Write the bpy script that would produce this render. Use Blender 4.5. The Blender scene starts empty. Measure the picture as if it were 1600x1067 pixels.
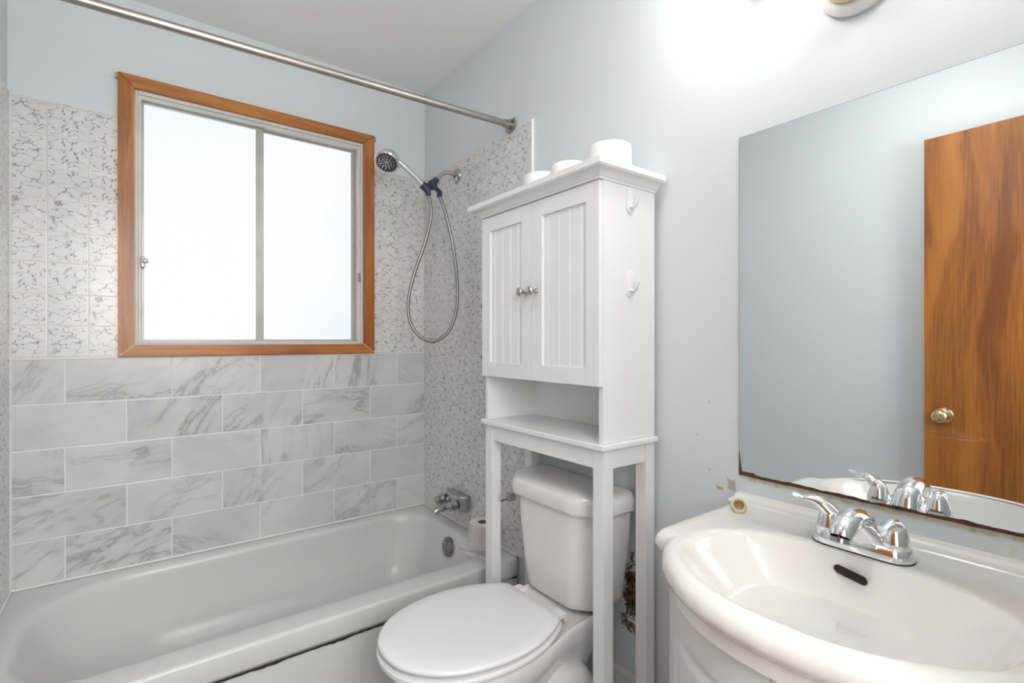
import bpy, bmesh, math, random
from mathutils import Vector, Matrix, Quaternion
random.seed(7)
PI = math.pi
sc = bpy.context.scene
COL = sc.collection

# ------------------------------------------------------------------ camera
CAM = Vector((-1.1945, -2.3393, 1.178))
cd = bpy.data.cameras.new('camera')
cam = bpy.data.objects.new('camera', cd)
COL.objects.link(cam)
cd.sensor_fit = 'HORIZONTAL'; cd.sensor_width = 36.0
cd.lens = 786.9 / 1600 * 36.0
cd.clip_start = 0.02
cam.location = CAM
cam.rotation_euler = (PI/2 - 0.0009, 0, -0.6429)
sc.camera = cam

# ------------------------------------------------------------------ world, light, exposure
w = bpy.data.worlds.new('world'); sc.world = w; w.use_nodes = True
bg = w.node_tree.nodes['Background']
bg.inputs['Color'].default_value = (0.86, 0.93, 1.0, 1)
bg.inputs['Strength'].default_value = 1.0
sc.view_settings.view_transform = 'Standard'
sc.view_settings.look = 'None'
sc.view_settings.gamma = 1.0
sc.view_settings.use_curve_mapping = False
sc.view_settings.exposure = 0.24
sc.cycles.max_bounces = 10
sc.cycles.diffuse_bounces = 6
sc.cycles.glossy_bounces = 5
sc.cycles.transmission_bounces = 6
sc.cycles.transparent_max_bounces = 8
sc.cycles.sample_clamp_indirect = 6.0
sc.cycles.use_denoising = True
sc.cycles.caustics_reflective = False
sc.cycles.caustics_refractive = False

PANE = 0.80          # brightness of the daylit obscure glass
def area(name, loc, rot, sx, sy, power, color):
    l = bpy.data.lights.new(name, 'AREA'); l.shape = 'RECTANGLE'
    l.size = sx; l.size_y = sy; l.energy = power; l.color = color
    o = bpy.data.objects.new(name, l); COL.objects.link(o)
    o.location = loc; o.rotation_euler = rot
    return o
# added fill light, unseen, shining in through the doorway behind the camera
area('hall_fill_light', (-1.05, -3.25, 1.75), (PI/2 - 0.15, 0, 0), 1.0, 1.3, 42.0, (1.0, 0.97, 0.94))
GLOBE = 36.0         # emission of the vanity lamp globes

# ------------------------------------------------------------------ material helpers
def new_mat(name):
    m = bpy.data.materials.new(name); m.use_nodes = True
    nt = m.node_tree; b = nt.nodes['Principled BSDF']
    return m, nt, b
def N(nt, kind, **kw):
    n = nt.nodes.new(kind)
    for k, v in kw.items():
        setattr(n, k, v)
    return n
def L(nt, a, b): nt.links.new(a, b)
def math_n(nt, op, a, b=None, c=None):
    n = nt.nodes.new('ShaderNodeMath'); n.operation = op
    for i, v in enumerate((a, b, c)):
        if v is None: continue
        if isinstance(v, (int, float)): n.inputs[i].default_value = v
        else: nt.links.new(v, n.inputs[i])
    return n.outputs[0]
def smooth(nt, v, a, b, lo=0.0, hi=1.0):
    n = nt.nodes.new('ShaderNodeMapRange'); n.interpolation_type = 'SMOOTHSTEP'
    nt.links.new(v, n.inputs[0])
    for i, x in enumerate((a, b, lo, hi)): n.inputs[i+1].default_value = x
    return n.outputs[0]
def mix(nt, f, a, b):
    n = nt.nodes.new('ShaderNodeMix'); n.data_type = 'RGBA'
    if isinstance(f, (int, float)): n.inputs[0].default_value = f
    else: nt.links.new(f, n.inputs[0])
    for i, v in ((6, a), (7, b)):
        if isinstance(v, tuple): n.inputs[i].default_value = (*v[:3], 1)
        else: nt.links.new(v, n.inputs[i])
    return n.outputs[2]
def coords(nt):
    t = nt.nodes.new('ShaderNodeTexCoord'); s = nt.nodes.new('ShaderNodeSeparateXYZ')
    nt.links.new(t.outputs['Object'], s.inputs[0])
    return t.outputs['Object'], s.outputs[0], s.outputs[1], s.outputs[2]
def comb(nt, x, y, z):
    n = nt.nodes.new('ShaderNodeCombineXYZ')
    for i, v in enumerate((x, y, z)):
        if isinstance(v, (int, float)): n.inputs[i].default_value = v
        else: nt.links.new(v, n.inputs[i])
    return n.outputs[0]
def noise(nt, vec, scale, detail=4.0, rough=0.55, dist=0.0):
    n = nt.nodes.new('ShaderNodeTexNoise')
    nt.links.new(vec, n.inputs['Vector'])
    n.inputs['Scale'].default_value = scale; n.inputs['Detail'].default_value = detail
    n.inputs['Roughness'].default_value = rough; n.inputs['Distortion'].default_value = dist
    return n
def bump(nt, h, strength, dist, b):
    n = nt.nodes.new('ShaderNodeBump'); n.inputs['Strength'].default_value = strength
    n.inputs['Distance'].default_value = dist
    nt.links.new(h, n.inputs['Height']); nt.links.new(n.outputs[0], b.inputs['Normal'])
    return n

def plain(name, color, rough=0.5, metal=0.0, var=0.03, vscale=6.0, coat=0.0, bstr=0.0, bscale=200.0, spec=0.5):
    m, nt, b = new_mat(name)
    co, x, y, z = coords(nt)
    nz = noise(nt, co, vscale, 3.0)
    c2 = tuple(max(0.0, c*(1-var*2)) for c in color)
    L(nt, mix(nt, smooth(nt, nz.outputs[0], 0.35, 0.7), color, c2), b.inputs['Base Color'])
    b.inputs['Roughness'].default_value = rough
    b.inputs['Metallic'].default_value = metal
    b.inputs['Specular IOR Level'].default_value = spec
    if coat:
        b.inputs['Coat Weight'].default_value = coat; b.inputs['Coat Roughness'].default_value = 0.04
    if bstr:
        bump(nt, noise(nt, co, bscale, 3.0).outputs[0], bstr, 0.002, b)
    return m

# wall paint: pale blue-grey, a few chips and marks with shapes of their own
WALL = (0.66, 0.707, 0.727)
def wall_paint(name, spots=(), mould=None, rub=False):
    m, nt, b = new_mat(name)
    co, x, y, z = coords(nt)
    nz = noise(nt, co, 2.5, 3.0)
    col = mix(nt, smooth(nt, nz.outputs[0], 0.3, 0.75), WALL, tuple(c*0.985 for c in WALL))
    nfine = noise(nt, co, 90.0, 4.0)
    for (sy, sz, ry, rz, scol) in spots:
        dy = math_n(nt, 'DIVIDE', math_n(nt, 'SUBTRACT', y, sy), ry)
        dz = math_n(nt, 'DIVIDE', math_n(nt, 'SUBTRACT', z, sz), rz)
        d = math_n(nt, 'MAXIMUM', math_n(nt, 'ABSOLUTE', dy), math_n(nt, 'ABSOLUTE', dz))
        d = math_n(nt, 'ADD', d, math_n(nt, 'MULTIPLY', math_n(nt, 'SUBTRACT', nfine.outputs[0], 0.5), 1.6))
        col = mix(nt, smooth(nt, d, 0.8, 1.0, 1.0, 0.0), col, scol)
    if mould:
        for (sy, sz, ry, rz, amt, thr) in mould:
            dy = math_n(nt, 'DIVIDE', math_n(nt, 'SUBTRACT', y, sy), ry)
            dz = math_n(nt, 'DIVIDE', math_n(nt, 'SUBTRACT', z, sz), rz)
            d = math_n(nt, 'SQRT', math_n(nt, 'ADD', math_n(nt, 'MULTIPLY', dy, dy), math_n(nt, 'MULTIPLY', dz, dz)))
            n1 = noise(nt, co, 38.0, 6.0, 0.7, 1.2).outputs[0]
            msk = math_n(nt, 'SUBTRACT', math_n(nt, 'ADD', n1, thr), math_n(nt, 'MULTIPLY', d, 0.45))
            msk = smooth(nt, msk, 0.36, 0.46)
            n2 = noise(nt, co, 70.0, 4.0, 0.7).outputs[0]
            mc = mix(nt, smooth(nt, n2, 0.4, 0.62), (0.018, 0.010, 0.007), (0.20, 0.11, 0.055))
            col = mix(nt, math_n(nt, 'MULTIPLY', msk, amt), col, mc)
    L(nt, col, b.inputs['Base Color'])
    b.inputs['Roughness'].default_value = 0.55
    b.inputs['Specular IOR Level'].default_value = 0.35
    bump(nt, noise(nt, co, 160.0, 3.0).outputs[0], 0.08, 0.002, b)
    return m

# thin dark cracked veins on 108 mm wallboard squares; u = axis along the wall
def crackle_tile(name, axis, u0, v0=1.122, s=0.1092):
    m, nt, b = new_mat(name)
    co, x, y, z = coords(nt)
    u = {'x': x, 'y': y}[axis]
    uu = math_n(nt, 'DIVIDE', math_n(nt, 'SUBTRACT', u, u0), s)
    vv = math_n(nt, 'DIVIDE', math_n(nt, 'SUBTRACT', z, v0), s)
    cu = math_n(nt, 'FLOOR', uu); cv = math_n(nt, 'FLOOR', vv)
    fu = math_n(nt, 'FRACT', uu); fv = math_n(nt, 'FRACT', vv)
    wn = N(nt, 'ShaderNodeTexWhiteNoise', noise_dimensions='2D')
    L(nt, comb(nt, cu, cv, 0.0), wn.inputs['Vector'])
    k = math_n(nt, 'MULTIPLY', math_n(nt, 'FLOOR', math_n(nt, 'MULTIPLY', wn.outputs['Value'], 9.0)), 7.3)
    p = comb(nt, math_n(nt, 'ADD', math_n(nt, 'MULTIPLY', fu, 1.0), k), fv, k)
    nd = noise(nt, p, 2.6, 4.0, 0.6)
    vm = N(nt, 'ShaderNodeVectorMath', operation='MULTIPLY_ADD')
    L(nt, nd.outputs['Color'], vm.inputs[0]); vm.inputs[1].default_value = (0.75, 0.75, 0.0); L(nt, p, vm.inputs[2])
    mp = N(nt, 'ShaderNodeMapping'); mp.inputs['Rotation'].default_value = (0, 0, 0.5); mp.inputs['Scale'].default_value = (0.8, 1.35, 1)
    L(nt, vm.outputs[0], mp.inputs['Vector'])
    vo = N(nt, 'ShaderNodeTexVoronoi', feature='DISTANCE_TO_EDGE', voronoi_dimensions='2D'); vo.inputs['Scale'].default_value = 2.9
    L(nt, mp.outputs[0], vo.inputs['Vector'])
    nm = noise(nt, p, 5.0, 3.0, 0.6)
    wdt = math_n(nt, 'MULTIPLY', smooth(nt, nm.outputs[0], 0.30, 0.66), 0.075)
    line = math_n(nt, 'DIVIDE', vo.outputs['Distance'], math_n(nt, 'ADD', wdt, 0.002))
    line = smooth(nt, line, 0.25, 1.0, 1.0, 0.0)
    # keep the pattern off the very edge of each square
    eu = math_n(nt, 'MINIMUM', fu, math_n(nt, 'SUBTRACT', 1.0, fu)); ev = math_n(nt, 'MINIMUM', fv, math_n(nt, 'SUBTRACT', 1.0, fv))
    e = math_n(nt, 'MINIMUM', eu, ev)
    line = math_n(nt, 'MULTIPLY', line, smooth(nt, e, 0.015, 0.05))
    base = mix(nt, smooth(nt, noise(nt, p, 1.7, 2.0).outputs[0], 0.35, 0.65), (0.71, 0.695, 0.695), (0.67, 0.653, 0.65))
    c = mix(nt, math_n(nt, 'MULTIPLY', line, 0.9), base, (0.17, 0.14, 0.14))
    c = mix(nt, smooth(nt, e, 0.008, 0.02, 1.0, 0.0), c, (0.60, 0.555, 0.525))
    L(nt, c, b.inputs['Base Color'])
    b.inputs['Roughness'].default_value = 0.22
    bump(nt, smooth(nt, e, 0.0, 0.025), 0.25, 0.001, b)
    return m

def marble_tile(name):
    m, nt, b = new_mat(name)
    co, x, y, z = coords(nt)
    rh, bw = 0.1546, 0.309
    vv = math_n(nt, 'DIVIDE', math_n(nt, 'SUBTRACT', z, 0.3435), rh)
    row = math_n(nt, 'FLOOR', vv); fv = math_n(nt, 'FRACT', vv)
    odd = math_n(nt, 'FRACT', math_n(nt, 'MULTIPLY', math_n(nt, 'ADD', row, 20.0), 0.5))      # 0 or 0.5
    ph = math_n(nt, 'MULTIPLY', odd, -0.276)
    uu = math_n(nt, 'DIVIDE', math_n(nt, 'SUBTRACT', math_n(nt, 'SUBTRACT', x, -0.153), ph), bw)
    cu = math_n(nt, 'FLOOR', uu); fu = math_n(nt, 'FRACT', uu)
    wn = N(nt, 'ShaderNodeTexWhiteNoise', noise_dimensions='2D')
    L(nt, comb(nt, cu, row, 0.0), wn.inputs['Vector'])
    r = wn.outputs['Value']
    ang = math_n(nt, 'SUBTRACT', math_n(nt, 'MULTIPLY', r, 2.3), 1.65)
    rot = N(nt, 'ShaderNodeVectorRotate', rotation_type='Z_AXIS')
    L(nt, comb(nt, x, z, 0.0), rot.inputs['Vector']); L(nt, ang, rot.inputs['Angle'])
    sep = N(nt, 'ShaderNodeSeparateXYZ'); L(nt, rot.outputs[0], sep.inputs[0])
    off = math_n(nt, 'MULTIPLY', r, 57.0)
    p = comb(nt, math_n(nt, 'ADD', math_n(nt, 'MULTIPLY', sep.outputs[0], 0.62), off), math_n(nt, 'ADD', math_n(nt, 'MULTIPLY', sep.outputs[1], 2.0), off), off)
    n1 = noise(nt, p, 4.6, 5.0, 0.62, 0.35).outputs[0]
    v1 = math_n(nt, 'ABSOLUTE', math_n(nt, 'SUBTRACT', n1, 0.5))
    n2 = noise(nt, p, 2.3, 4.0, 0.5).outputs[0]
    l1 = math_n(nt, 'MULTIPLY', smooth(nt, v1, 0.002, 0.028, 1.0, 0.0), smooth(nt, n2, 0.42, 0.66))
    halo = math_n(nt, 'MULTIPLY', smooth(nt, v1, 0.0, 0.11, 1.0, 0.0), smooth(nt, n2, 0.36, 0.64))
    p2 = comb(nt, math_n(nt, 'ADD', x, off), math_n(nt, 'MULTIPLY', z, 1.2), off)
    n3 = noise(nt, p2, 8.0, 5.0, 0.6, 0.8).outputs[0]
    l2 = math_n(nt, 'MULTIPLY', smooth(nt, math_n(nt, 'ABSOLUTE', math_n(nt, 'SUBTRACT', n3, 0.5)), 0.0, 0.018, 1.0, 0.0), smooth(nt, noise(nt, p2, 3.0, 2.0).outputs[0], 0.52, 0.7))
    base = mix(nt, smooth(nt, noise(nt, p2, 3.5, 3.0).outputs[0], 0.35, 0.7), (0.635, 0.625, 0.625), (0.555, 0.548, 0.562))
    c = mix(nt, math_n(nt, 'MULTIPLY', halo, 0.30), base, (0.34, 0.335, 0.35))
    c = mix(nt, math_n(nt, 'MULTIPLY', l1, 0.55), c, (0.22, 0.215, 0.225))
    c = mix(nt, math_n(nt, 'MULTIPLY', l2, 0.35), c, (0.28, 0.275, 0.28))
    eu = math_n(nt, 'MULTIPLY', math_n(nt, 'MINIMUM', fu, math_n(nt, 'SUBTRACT', 1.0, fu)), bw)
    ev = math_n(nt, 'MULTIPLY', math_n(nt, 'MINIMUM', fv, math_n(nt, 'SUBTRACT', 1.0, fv)), rh)
    e = math_n(nt, 'MINIMUM', eu, ev)
    g = smooth(nt, e, 0.0014, 0.0022, 1.0, 0.0)
    c = mix(nt, g, c, (0.74, 0.73, 0.72))
    L(nt, c, b.inputs['Base Color'])
    L(nt, math_n(nt, 'ADD', math_n(nt, 'MULTIPLY', g, 0.4), 0.25), b.inputs['Roughness'])
    bump(nt, smooth(nt, e, 0.001, 0.004), 0.5, 0.001, b)
    return m

def wood(name, axis, light, dark, scale=1.0, rough=0.35, knots=True):
    """grain running along axis"""
    m, nt, b = new_mat(name)
    co, x, y, z = coords(nt)
    st = {'x': (0.06, 1.0, 1.0), 'z': (1.0, 1.0, 0.06), 'y': (1.0, 0.06, 1.0)}[axis]
    mp = N(nt, 'ShaderNodeMapping'); mp.inputs['Scale'].default_value = tuple(s*scale for s in st)
    L(nt, co, mp.inputs['Vector'])
    n1 = noise(nt, mp.outputs[0], 26.0, 5.0, 0.6, 0.6).outputs[0]
    n2 = noise(nt, mp.outputs[0], 180.0, 3.0, 0.6).outputs[0]
    f = math_n(nt, 'ADD', math_n(nt, 'MULTIPLY', n1, 0.75), math_n(nt, 'MULTIPLY', n2, 0.25))
    c = mix(nt, smooth(nt, f, 0.34, 0.66), dark, light)
    if knots:
        vo = N(nt, 'ShaderNodeTexVoronoi'); vo.inputs['Scale'].default_value = 4.2
        L(nt, co, vo.inputs['Vector'])
        c = mix(nt, smooth(nt, vo.outputs['Distance'], 0.02, 0.055, 0.8, 0.0), c, (0.07, 0.02, 0.01))
    L(nt, c, b.inputs['Base Color'])
    b.inputs['Roughness'].default_value = rough
    bump(nt, n2, 0.05, 0.001, b)
    return m

def door_wood(name):
    m, nt, b = new_mat(name)
    co, x, y, z = coords(nt)
    # long cathedral figure
    nd = noise(nt, comb(nt, y, math_n(nt, 'MULTIPLY', z, 0.35), 0.0), 3.0, 3.0, 0.5).outputs[0]
    t = math_n(nt, 'ADD', math_n(nt, 'MULTIPLY', y, 6.0), math_n(nt, 'MULTIPLY', nd, 1.4))
    t = math_n(nt, 'ADD', t, math_n(nt, 'MULTIPLY', z, 0.35))
    nb = noise(nt, comb(nt, t, math_n(nt, 'MULTIPLY', z, 0.5), 0.0), 1.6, 5.0, 0.5).outputs[0]
    n2 = noise(nt, comb(nt, math_n(nt, 'MULTIPLY', y, 1.0), math_n(nt, 'MULTIPLY', z, 0.035), 0.0), 150.0, 3.0).outputs[0]
    f = math_n(nt, 'ADD', math_n(nt, 'MULTIPLY', nb, 0.72), math_n(nt, 'MULTIPLY', n2, 0.28))
    c = mix(nt, smooth(nt, f, 0.36, 0.64), (0.165, 0.048, 0.008), (0.39, 0.142, 0.021))
    # pale rubbed scuffs below the knob
    ns = noise(nt, comb(nt, math_n(nt, 'MULTIPLY', y, 3.0), math_n(nt, 'MULTIPLY', z, 22.0), 0.0), 1.0, 4.0, 0.5, 1.5).outputs[0]
    ms = math_n(nt, 'MULTIPLY', smooth(nt, math_n(nt, 'ABSOLUTE', math_n(nt, 'SUBTRACT', ns, 0.5)), 0.0, 0.03, 1.0, 0.0),
                math_n(nt, 'MULTIPLY', smooth(nt, z, 0.70, 0.74), smooth(nt, z, 0.79, 0.83, 1.0, 0.0)))
    ms = math_n(nt, 'MULTIPLY', ms, smooth(nt, y, -1.95, -1.85))
    c = mix(nt, math_n(nt, 'MULTIPLY', ms, 0.22), c, (0.62, 0.50, 0.42))
    L(nt, c, b.inputs['Base Color'])
    b.inputs['Roughness'].default_value = 0.38
    return m

def glass_pane(name, k=1.0):
    """obscure ribbed glass lit from behind by daylight"""
    m, nt, b = new_mat(name)
    co, x, y, z = coords(nt)
    s = 0.0092
    fu = math_n(nt, 'PINGPONG', math_n(nt, 'DIVIDE', x, s), 0.5)
    fv = math_n(nt, 'PINGPONG', math_n(nt, 'DIVIDE', z, s), 0.5)
    h = math_n(nt, 'ADD', smooth(nt, fu, 0.0, 0.22), smooth(nt, fv, 0.0, 0.22))
    hn = math_n(nt, 'MULTIPLY', h, 0.5)
    big = noise(nt, co, 1.1, 2.0).outputs[0]
    col = mix(nt, smooth(nt, big, 0.35, 0.65), (0.86, 0.92, 1.0), (0.955, 0.965, 1.0))
    b.inputs['Base Color'].default_value = (0.10, 0.11, 0.12, 1)
    b.inputs['Roughness'].default_value = 0.3
    L(nt, mix(nt, math_n(nt, 'MULTIPLY', math_n(nt, 'SUBTRACT', 1.0, hn), 0.5), col, (0.50, 0.56, 0.70)), b.inputs['Emission Color'])
    b.inputs['Emission Strength'].default_value = PANE * k
    bump(nt, hn, 0.5, 0.001, b)
    return m

def emit(name, color, strength):
    m, nt, b = new_mat(name)
    b.inputs['Base Color'].default_value = (0.9, 0.9, 0.88, 1)
    b.inputs['Emission Color'].default_value = (*color, 1)
    b.inputs['Emission Strength'].default_value = strength
    return m

M = {}
M['wall'] = wall_paint('pale_blue_paint')
M['wall_r'] = wall_paint('pale_blue_paint_marked',
    spots=[(-1.660, 0.818, 0.011, 0.014, (0.45, 0.43, 0.39)), (-1.630, 0.803, 0.010, 0.005, (0.50, 0.36, 0.25)),
           (-1.60, 0.845, 0.002, 0.0025, (0.35, 0.33, 0.31)), (-1.565, 0.93, 0.0015, 0.0022, (0.35, 0.36, 0.36)),
           (-1.73, 0.842, 0.0018, 0.0018, (0.35, 0.36, 0.36)), (-2.165, 0.80, 0.004, 0.03, (0.66, 0.68, 0.50)),
           (-1.50, 1.17, 0.0015, 0.002, (0.42, 0.43, 0.42)), (-1.60, 1.02, 0.002, 0.003, (0.42, 0.43, 0.42))],
    mould=[(-1.350, 0.43, 0.055, 0.13, 1.0, 0.20), (-1.325, 0.325, 0.075, 0.055, 0.9, 0.06)])
M['ceiling'] = plain('ceiling_paint', (0.86, 0.86, 0.855), 0.8, var=0.01, bstr=0.1)
M['crackle_back'] = crackle_tile('crackle_wallboard_back', 'x', -1.326)
M['crackle_right'] = crackle_tile('crackle_wallboard_right', 'y', -0.02)
M['crackle_left'] = crackle_tile('crackle_wallboard_left', 'y', -0.05)
M['marble'] = marble_tile('marble_look_tile')
M['caulk'] = plain('white_caulk', (0.76, 0.75, 0.73), 0.5)
M['panel_trim'] = plain('white_plastic_trim', (0.86, 0.86, 0.86), 0.3)
M['wood_x'] = wood('orange_pine_horizontal', 'x', (0.53, 0.205, 0.045), (0.27, 0.085, 0.018))
M['wood_z'] = wood('orange_pine_vertical', 'z', (0.53, 0.205, 0.045), (0.27, 0.085, 0.018))
M['alu'] = plain('cream_aluminium', (0.62, 0.61, 0.56), 0.4, var=0.05)
M['alu2'] = plain('greyed_aluminium', (0.43, 0.43, 0.41), 0.35, 0.2, var=0.06)
M['latch'] = plain('latch_metal', (0.40, 0.34, 0.30), 0.4, 0.6, var=0.15, vscale=60)
M['pane'] = glass_pane('obscure_glass')
M['enamel'] = plain('tub_enamel', (0.625, 0.625, 0.61), 0.30, var=0.02, vscale=3, coat=0.0)
M['china'] = plain('toilet_china', (0.76, 0.735, 0.725), 0.12, var=0.01, coat=0.4)
M['seat'] = plain('seat_plastic', (0.75, 0.745, 0.755), 0.22, var=0.008)
M['sink'] = plain('cultured_marble', (0.845, 0.828, 0.80), 0.13, var=0.012, coat=0.4)
M['cabwhite'] = plain('white_cabinet_paint', (0.80, 0.80, 0.81), 0.38, var=0.01)
M['vanwhite'] = plain('white_thermofoil', (0.78, 0.78, 0.79), 0.35, var=0.01)
M['chrome'] = plain('chrome', (0.83, 0.84, 0.85), 0.09, 1.0, var=0.02)
M['dullchrome'] = plain('worn_chrome', (0.52, 0.52, 0.54), 0.2, 1.0, var=0.12, vscale=40)
M['darkchrome'] = plain('tarnished_chrome', (0.30, 0.29, 0.28), 0.3, 1.0, var=0.2, vscale=50)
M['nickel'] = plain('brushed_nickel', (0.56, 0.53, 0.49), 0.28, 1.0, var=0.05)
M['rod'] = plain('satin_steel_rod', (0.46, 0.42, 0.39), 0.36, 1.0, var=0.06)
M['navy'] = plain('navy_plastic', (0.028, 0.036, 0.075), 0.4, var=0.1)
M['black'] = plain('black_rubber', (0.012, 0.012, 0.013), 0.5)
M['greyhose'] = plain('grey_hose', (0.30, 0.285, 0.27), 0.32, 0.8, var=0.05)
M['paper'] = plain('tissue_paper', (0.86, 0.86, 0.85), 0.9, var=0.02, vscale=30, bstr=0.3, bscale=120)
M['paper_b'] = plain('beige_tissue_paper', (0.70, 0.60, 0.55), 0.9, var=0.04, vscale=20, bstr=0.3, bscale=120)
M['paper_top'] = plain('tissue_paper_roll_end', (0.76, 0.73, 0.70), 0.9)
M['core'] = plain('cardboard_core', (0.22, 0.18, 0.15), 0.9)
M['brass'] = plain('antique_brass', (0.72, 0.55, 0.30), 0.2, 1.0, var=0.08, vscale=40)
M['darkgap'] = plain('dark_seam', (0.035, 0.018, 0.012), 0.8, var=0.2, vscale=60)
M['rust'] = plain('silvering_rot', (0.115, 0.035, 0.022), 0.55, var=0.35, vscale=50)
M['glue'] = plain('old_adhesive', (0.60, 0.57, 0.43), 0.6, var=0.1, vscale=50)
M['cream'] = plain('cream_plastic', (0.70, 0.60, 0.40), 0.4, var=0.1, vscale=60)
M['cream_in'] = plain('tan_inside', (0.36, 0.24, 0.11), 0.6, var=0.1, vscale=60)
M['grime'] = plain('yellow_grime', (0.46, 0.33, 0.13), 0.5, var=0.25, vscale=90)
M['hook'] = plain('hook_white', (0.80, 0.80, 0.80), 0.3)
M['floor'] = plain('vinyl_floor', (0.30, 0.29, 0.27), 0.4, var=0.12, vscale=9)
M['base'] = plain('baseboard_paint', (0.66, 0.67, 0.64), 0.45)
M['mirror'] = plain('mirror_silver', (0.93, 0.955, 0.955), 0.0, 1.0, var=0.0)
M['mirror_edge'] = plain('mirror_glass_edge', (0.20, 0.21, 0.20), 0.2)
M['door'] = door_wood('varnished_plywood_door')
M['door_edge'] = plain('pale_door_edge', (0.62, 0.45, 0.28), 0.5)
M['globe'] = emit('lit_lamp_globe', (1.0, 0.975, 0.94), GLOBE)
M['canopy'] = plain('canopy_white', (0.80, 0.80, 0.78), 0.2)
M['gold'] = plain('gold_band', (0.70, 0.55, 0.30), 0.25, 1.0)
def film_mat():
    m, nt, b = new_mat('clear_plastic_film')
    b.inputs['Base Color'].default_value = (0.85, 0.85, 0.87, 1); b.inputs['Roughness'].default_value = 0.18
    co, x, y, z = coords(nt)
    n = noise(nt, co, 12.0, 2.0, 0.5, 0.5).outputs[0]
    L(nt, smooth(nt, n, 0.35, 0.7, 0.20, 0.25), b.inputs['Alpha'])
    return m
M['film'] = film_mat()

# ------------------------------------------------------------------ mesh helpers
def obj(name, bm, mat, parent=None, smooth_=False, ang=40, recalc=True, mats=None):
    if recalc: bmesh.ops.recalc_face_normals(bm, faces=bm.faces)
    me = bpy.data.meshes.new(name); bm.to_mesh(me); bm.free()
    for mm in (mats or [mat]): me.materials.append(mm)
    if smooth_:
        for p in me.polygons: p.use_smooth = True
        if ang is not None:
            me.set_sharp_from_angle(angle=math.radians(ang))
    o = bpy.data.objects.new(name, me); COL.objects.link(o)
    if parent is not None:
        o.parent = parent
        bpy.context.view_layer.update()
        o.matrix_parent_inverse = Matrix.Translation(-Vector(parent.location)) if parent.type == 'EMPTY' else Matrix.Identity(4)
    return o
def thing(name, label, cat, loc=(0, 0, 0), group=None):
    o = bpy.data.objects.new(name, None); COL.objects.link(o)
    o.empty_display_size = 0.05
    o.location = loc; o['label'] = label; o['category'] = cat
    if group: o['group'] = group
    return o
def tag(o, label, cat, group=None):
    o['label'] = label; o['category'] = cat
    if group: o['group'] = group
    return o
def struct(name, bm, mat, parent=None, **kw):
    o = obj(name, bm, mat, parent, **kw)
    if parent is None: o['kind'] = 'structure'
    return o
def add_box(bm, x0, x1, y0, y1, z0, z1, bev=0.0, seg=2):
    r = bmesh.ops.create_cube(bm, size=1.0)
    vs = r['verts']
    for v in vs:
        v.co = Vector((x0 + (v.co.x+.5)*(x1-x0), y0 + (v.co.y+.5)*(y1-y0), z0 + (v.co.z+.5)*(z1-z0)))
    if bev > 0:
        es = list({e for v in vs for e in v.link_edges})
        bmesh.ops.bevel(bm, geom=es, offset=bev, segments=seg, affect='EDGES', profile=0.6)
def box(name, x0, x1, y0, y1, z0, z1, mat, parent=None, bev=0.0, seg=2, st=False):
    bm = bmesh.new(); add_box(bm, x0, x1, y0, y1, z0, z1, bev, seg)
    return (struct if st else obj)(name, bm, mat, parent)
def loft(bm, rings, cap0=False, cap1=False, closed=True):
    vr = [[bm.verts.new(p) for p in r] for r in rings]
    n = len(rings[0])
    for a, b_ in zip(vr[:-1], vr[1:]):
        for i in range(n if closed else n-1):
            j = (i+1) % n
            try: bm.faces.new((a[i], a[j], b_[j], b_[i]))
            except ValueError: pass
    if cap0: bm.faces.new(vr[0][::-1])
    if cap1: bm.faces.new(vr[-1])
    return vr
def lathe(bm, prof, origin, axis, n=32, cap0=False, cap1=False):
    """prof: list of (r, t) along axis"""
    axis = Vector(axis).normalized(); o = Vector(origin)
    q = Vector((0, 0, 1)).rotation_difference(axis)
    rings = []
    for r, t in prof:
        rings.append([o + q @ Vector((max(r, 1e-5)*math.cos(2*PI*i/n), max(r, 1e-5)*math.sin(2*PI*i/n), t)) for i in range(n)])
    loft(bm, rings, cap0, cap1)
def catmull(P, k=8):
    P = [Vector(p) for p in P]; out = []
    Q = [P[0]*2-P[1]] + P + [P[-1]*2-P[-2]]
    for i in range(1, len(Q)-2):
        a, b, c, d = Q[i-1:i+3]
        for j in range(k):
            t = j/k
            out.append(0.5*((2*b) + (c-a)*t + (2*a-5*b+4*c-d)*t*t + (3*b-a-3*c+d)*t**3))
    out.append(P[-1]); return out
def tube(bm, path, rad, n=14, caps=True, squash=None):
    """rad: number or per-point list, squash: per-point (a,b) scale"""
    P = [Vector(p) for p in path]
    if isinstance(rad, (int, float)): rad = [rad]*len(P)
    t0 = (P[1]-P[0]).normalized()
    up = Vector((0, 0, 1)) if abs(t0.z) < 0.9 else Vector((1, 0, 0))
    nrm = (up - t0*up.dot(t0)).normalized()
    rings = []; tp = t0
    for i, p in enumerate(P):
        t = (P[min(i+1, len(P)-1)] - P[max(i-1, 0)]).normalized()
        q = tp.rotation_difference(t); nrm = (q @ nrm); nrm = (nrm - t*nrm.dot(t)).normalized(); tp = t
        bi = t.cross(nrm)
        a, b = squash[i] if squash else (1, 1)
        rings.append([p + (nrm*math.cos(2*PI*k/n)*a + bi*math.sin(2*PI*k/n)*b)*rad[i] for k in range(n)])
    loft(bm, rings, caps, caps)
def lerp_list(vals, m):
    """resample list of numbers to m entries"""
    out = []
    for i in range(m):
        t = i/(m-1)*(len(vals)-1); k = min(int(t), len(vals)-2); f = t-k
        out.append(vals[k]*(1-f)+vals[k+1]*f)
    return out
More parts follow.
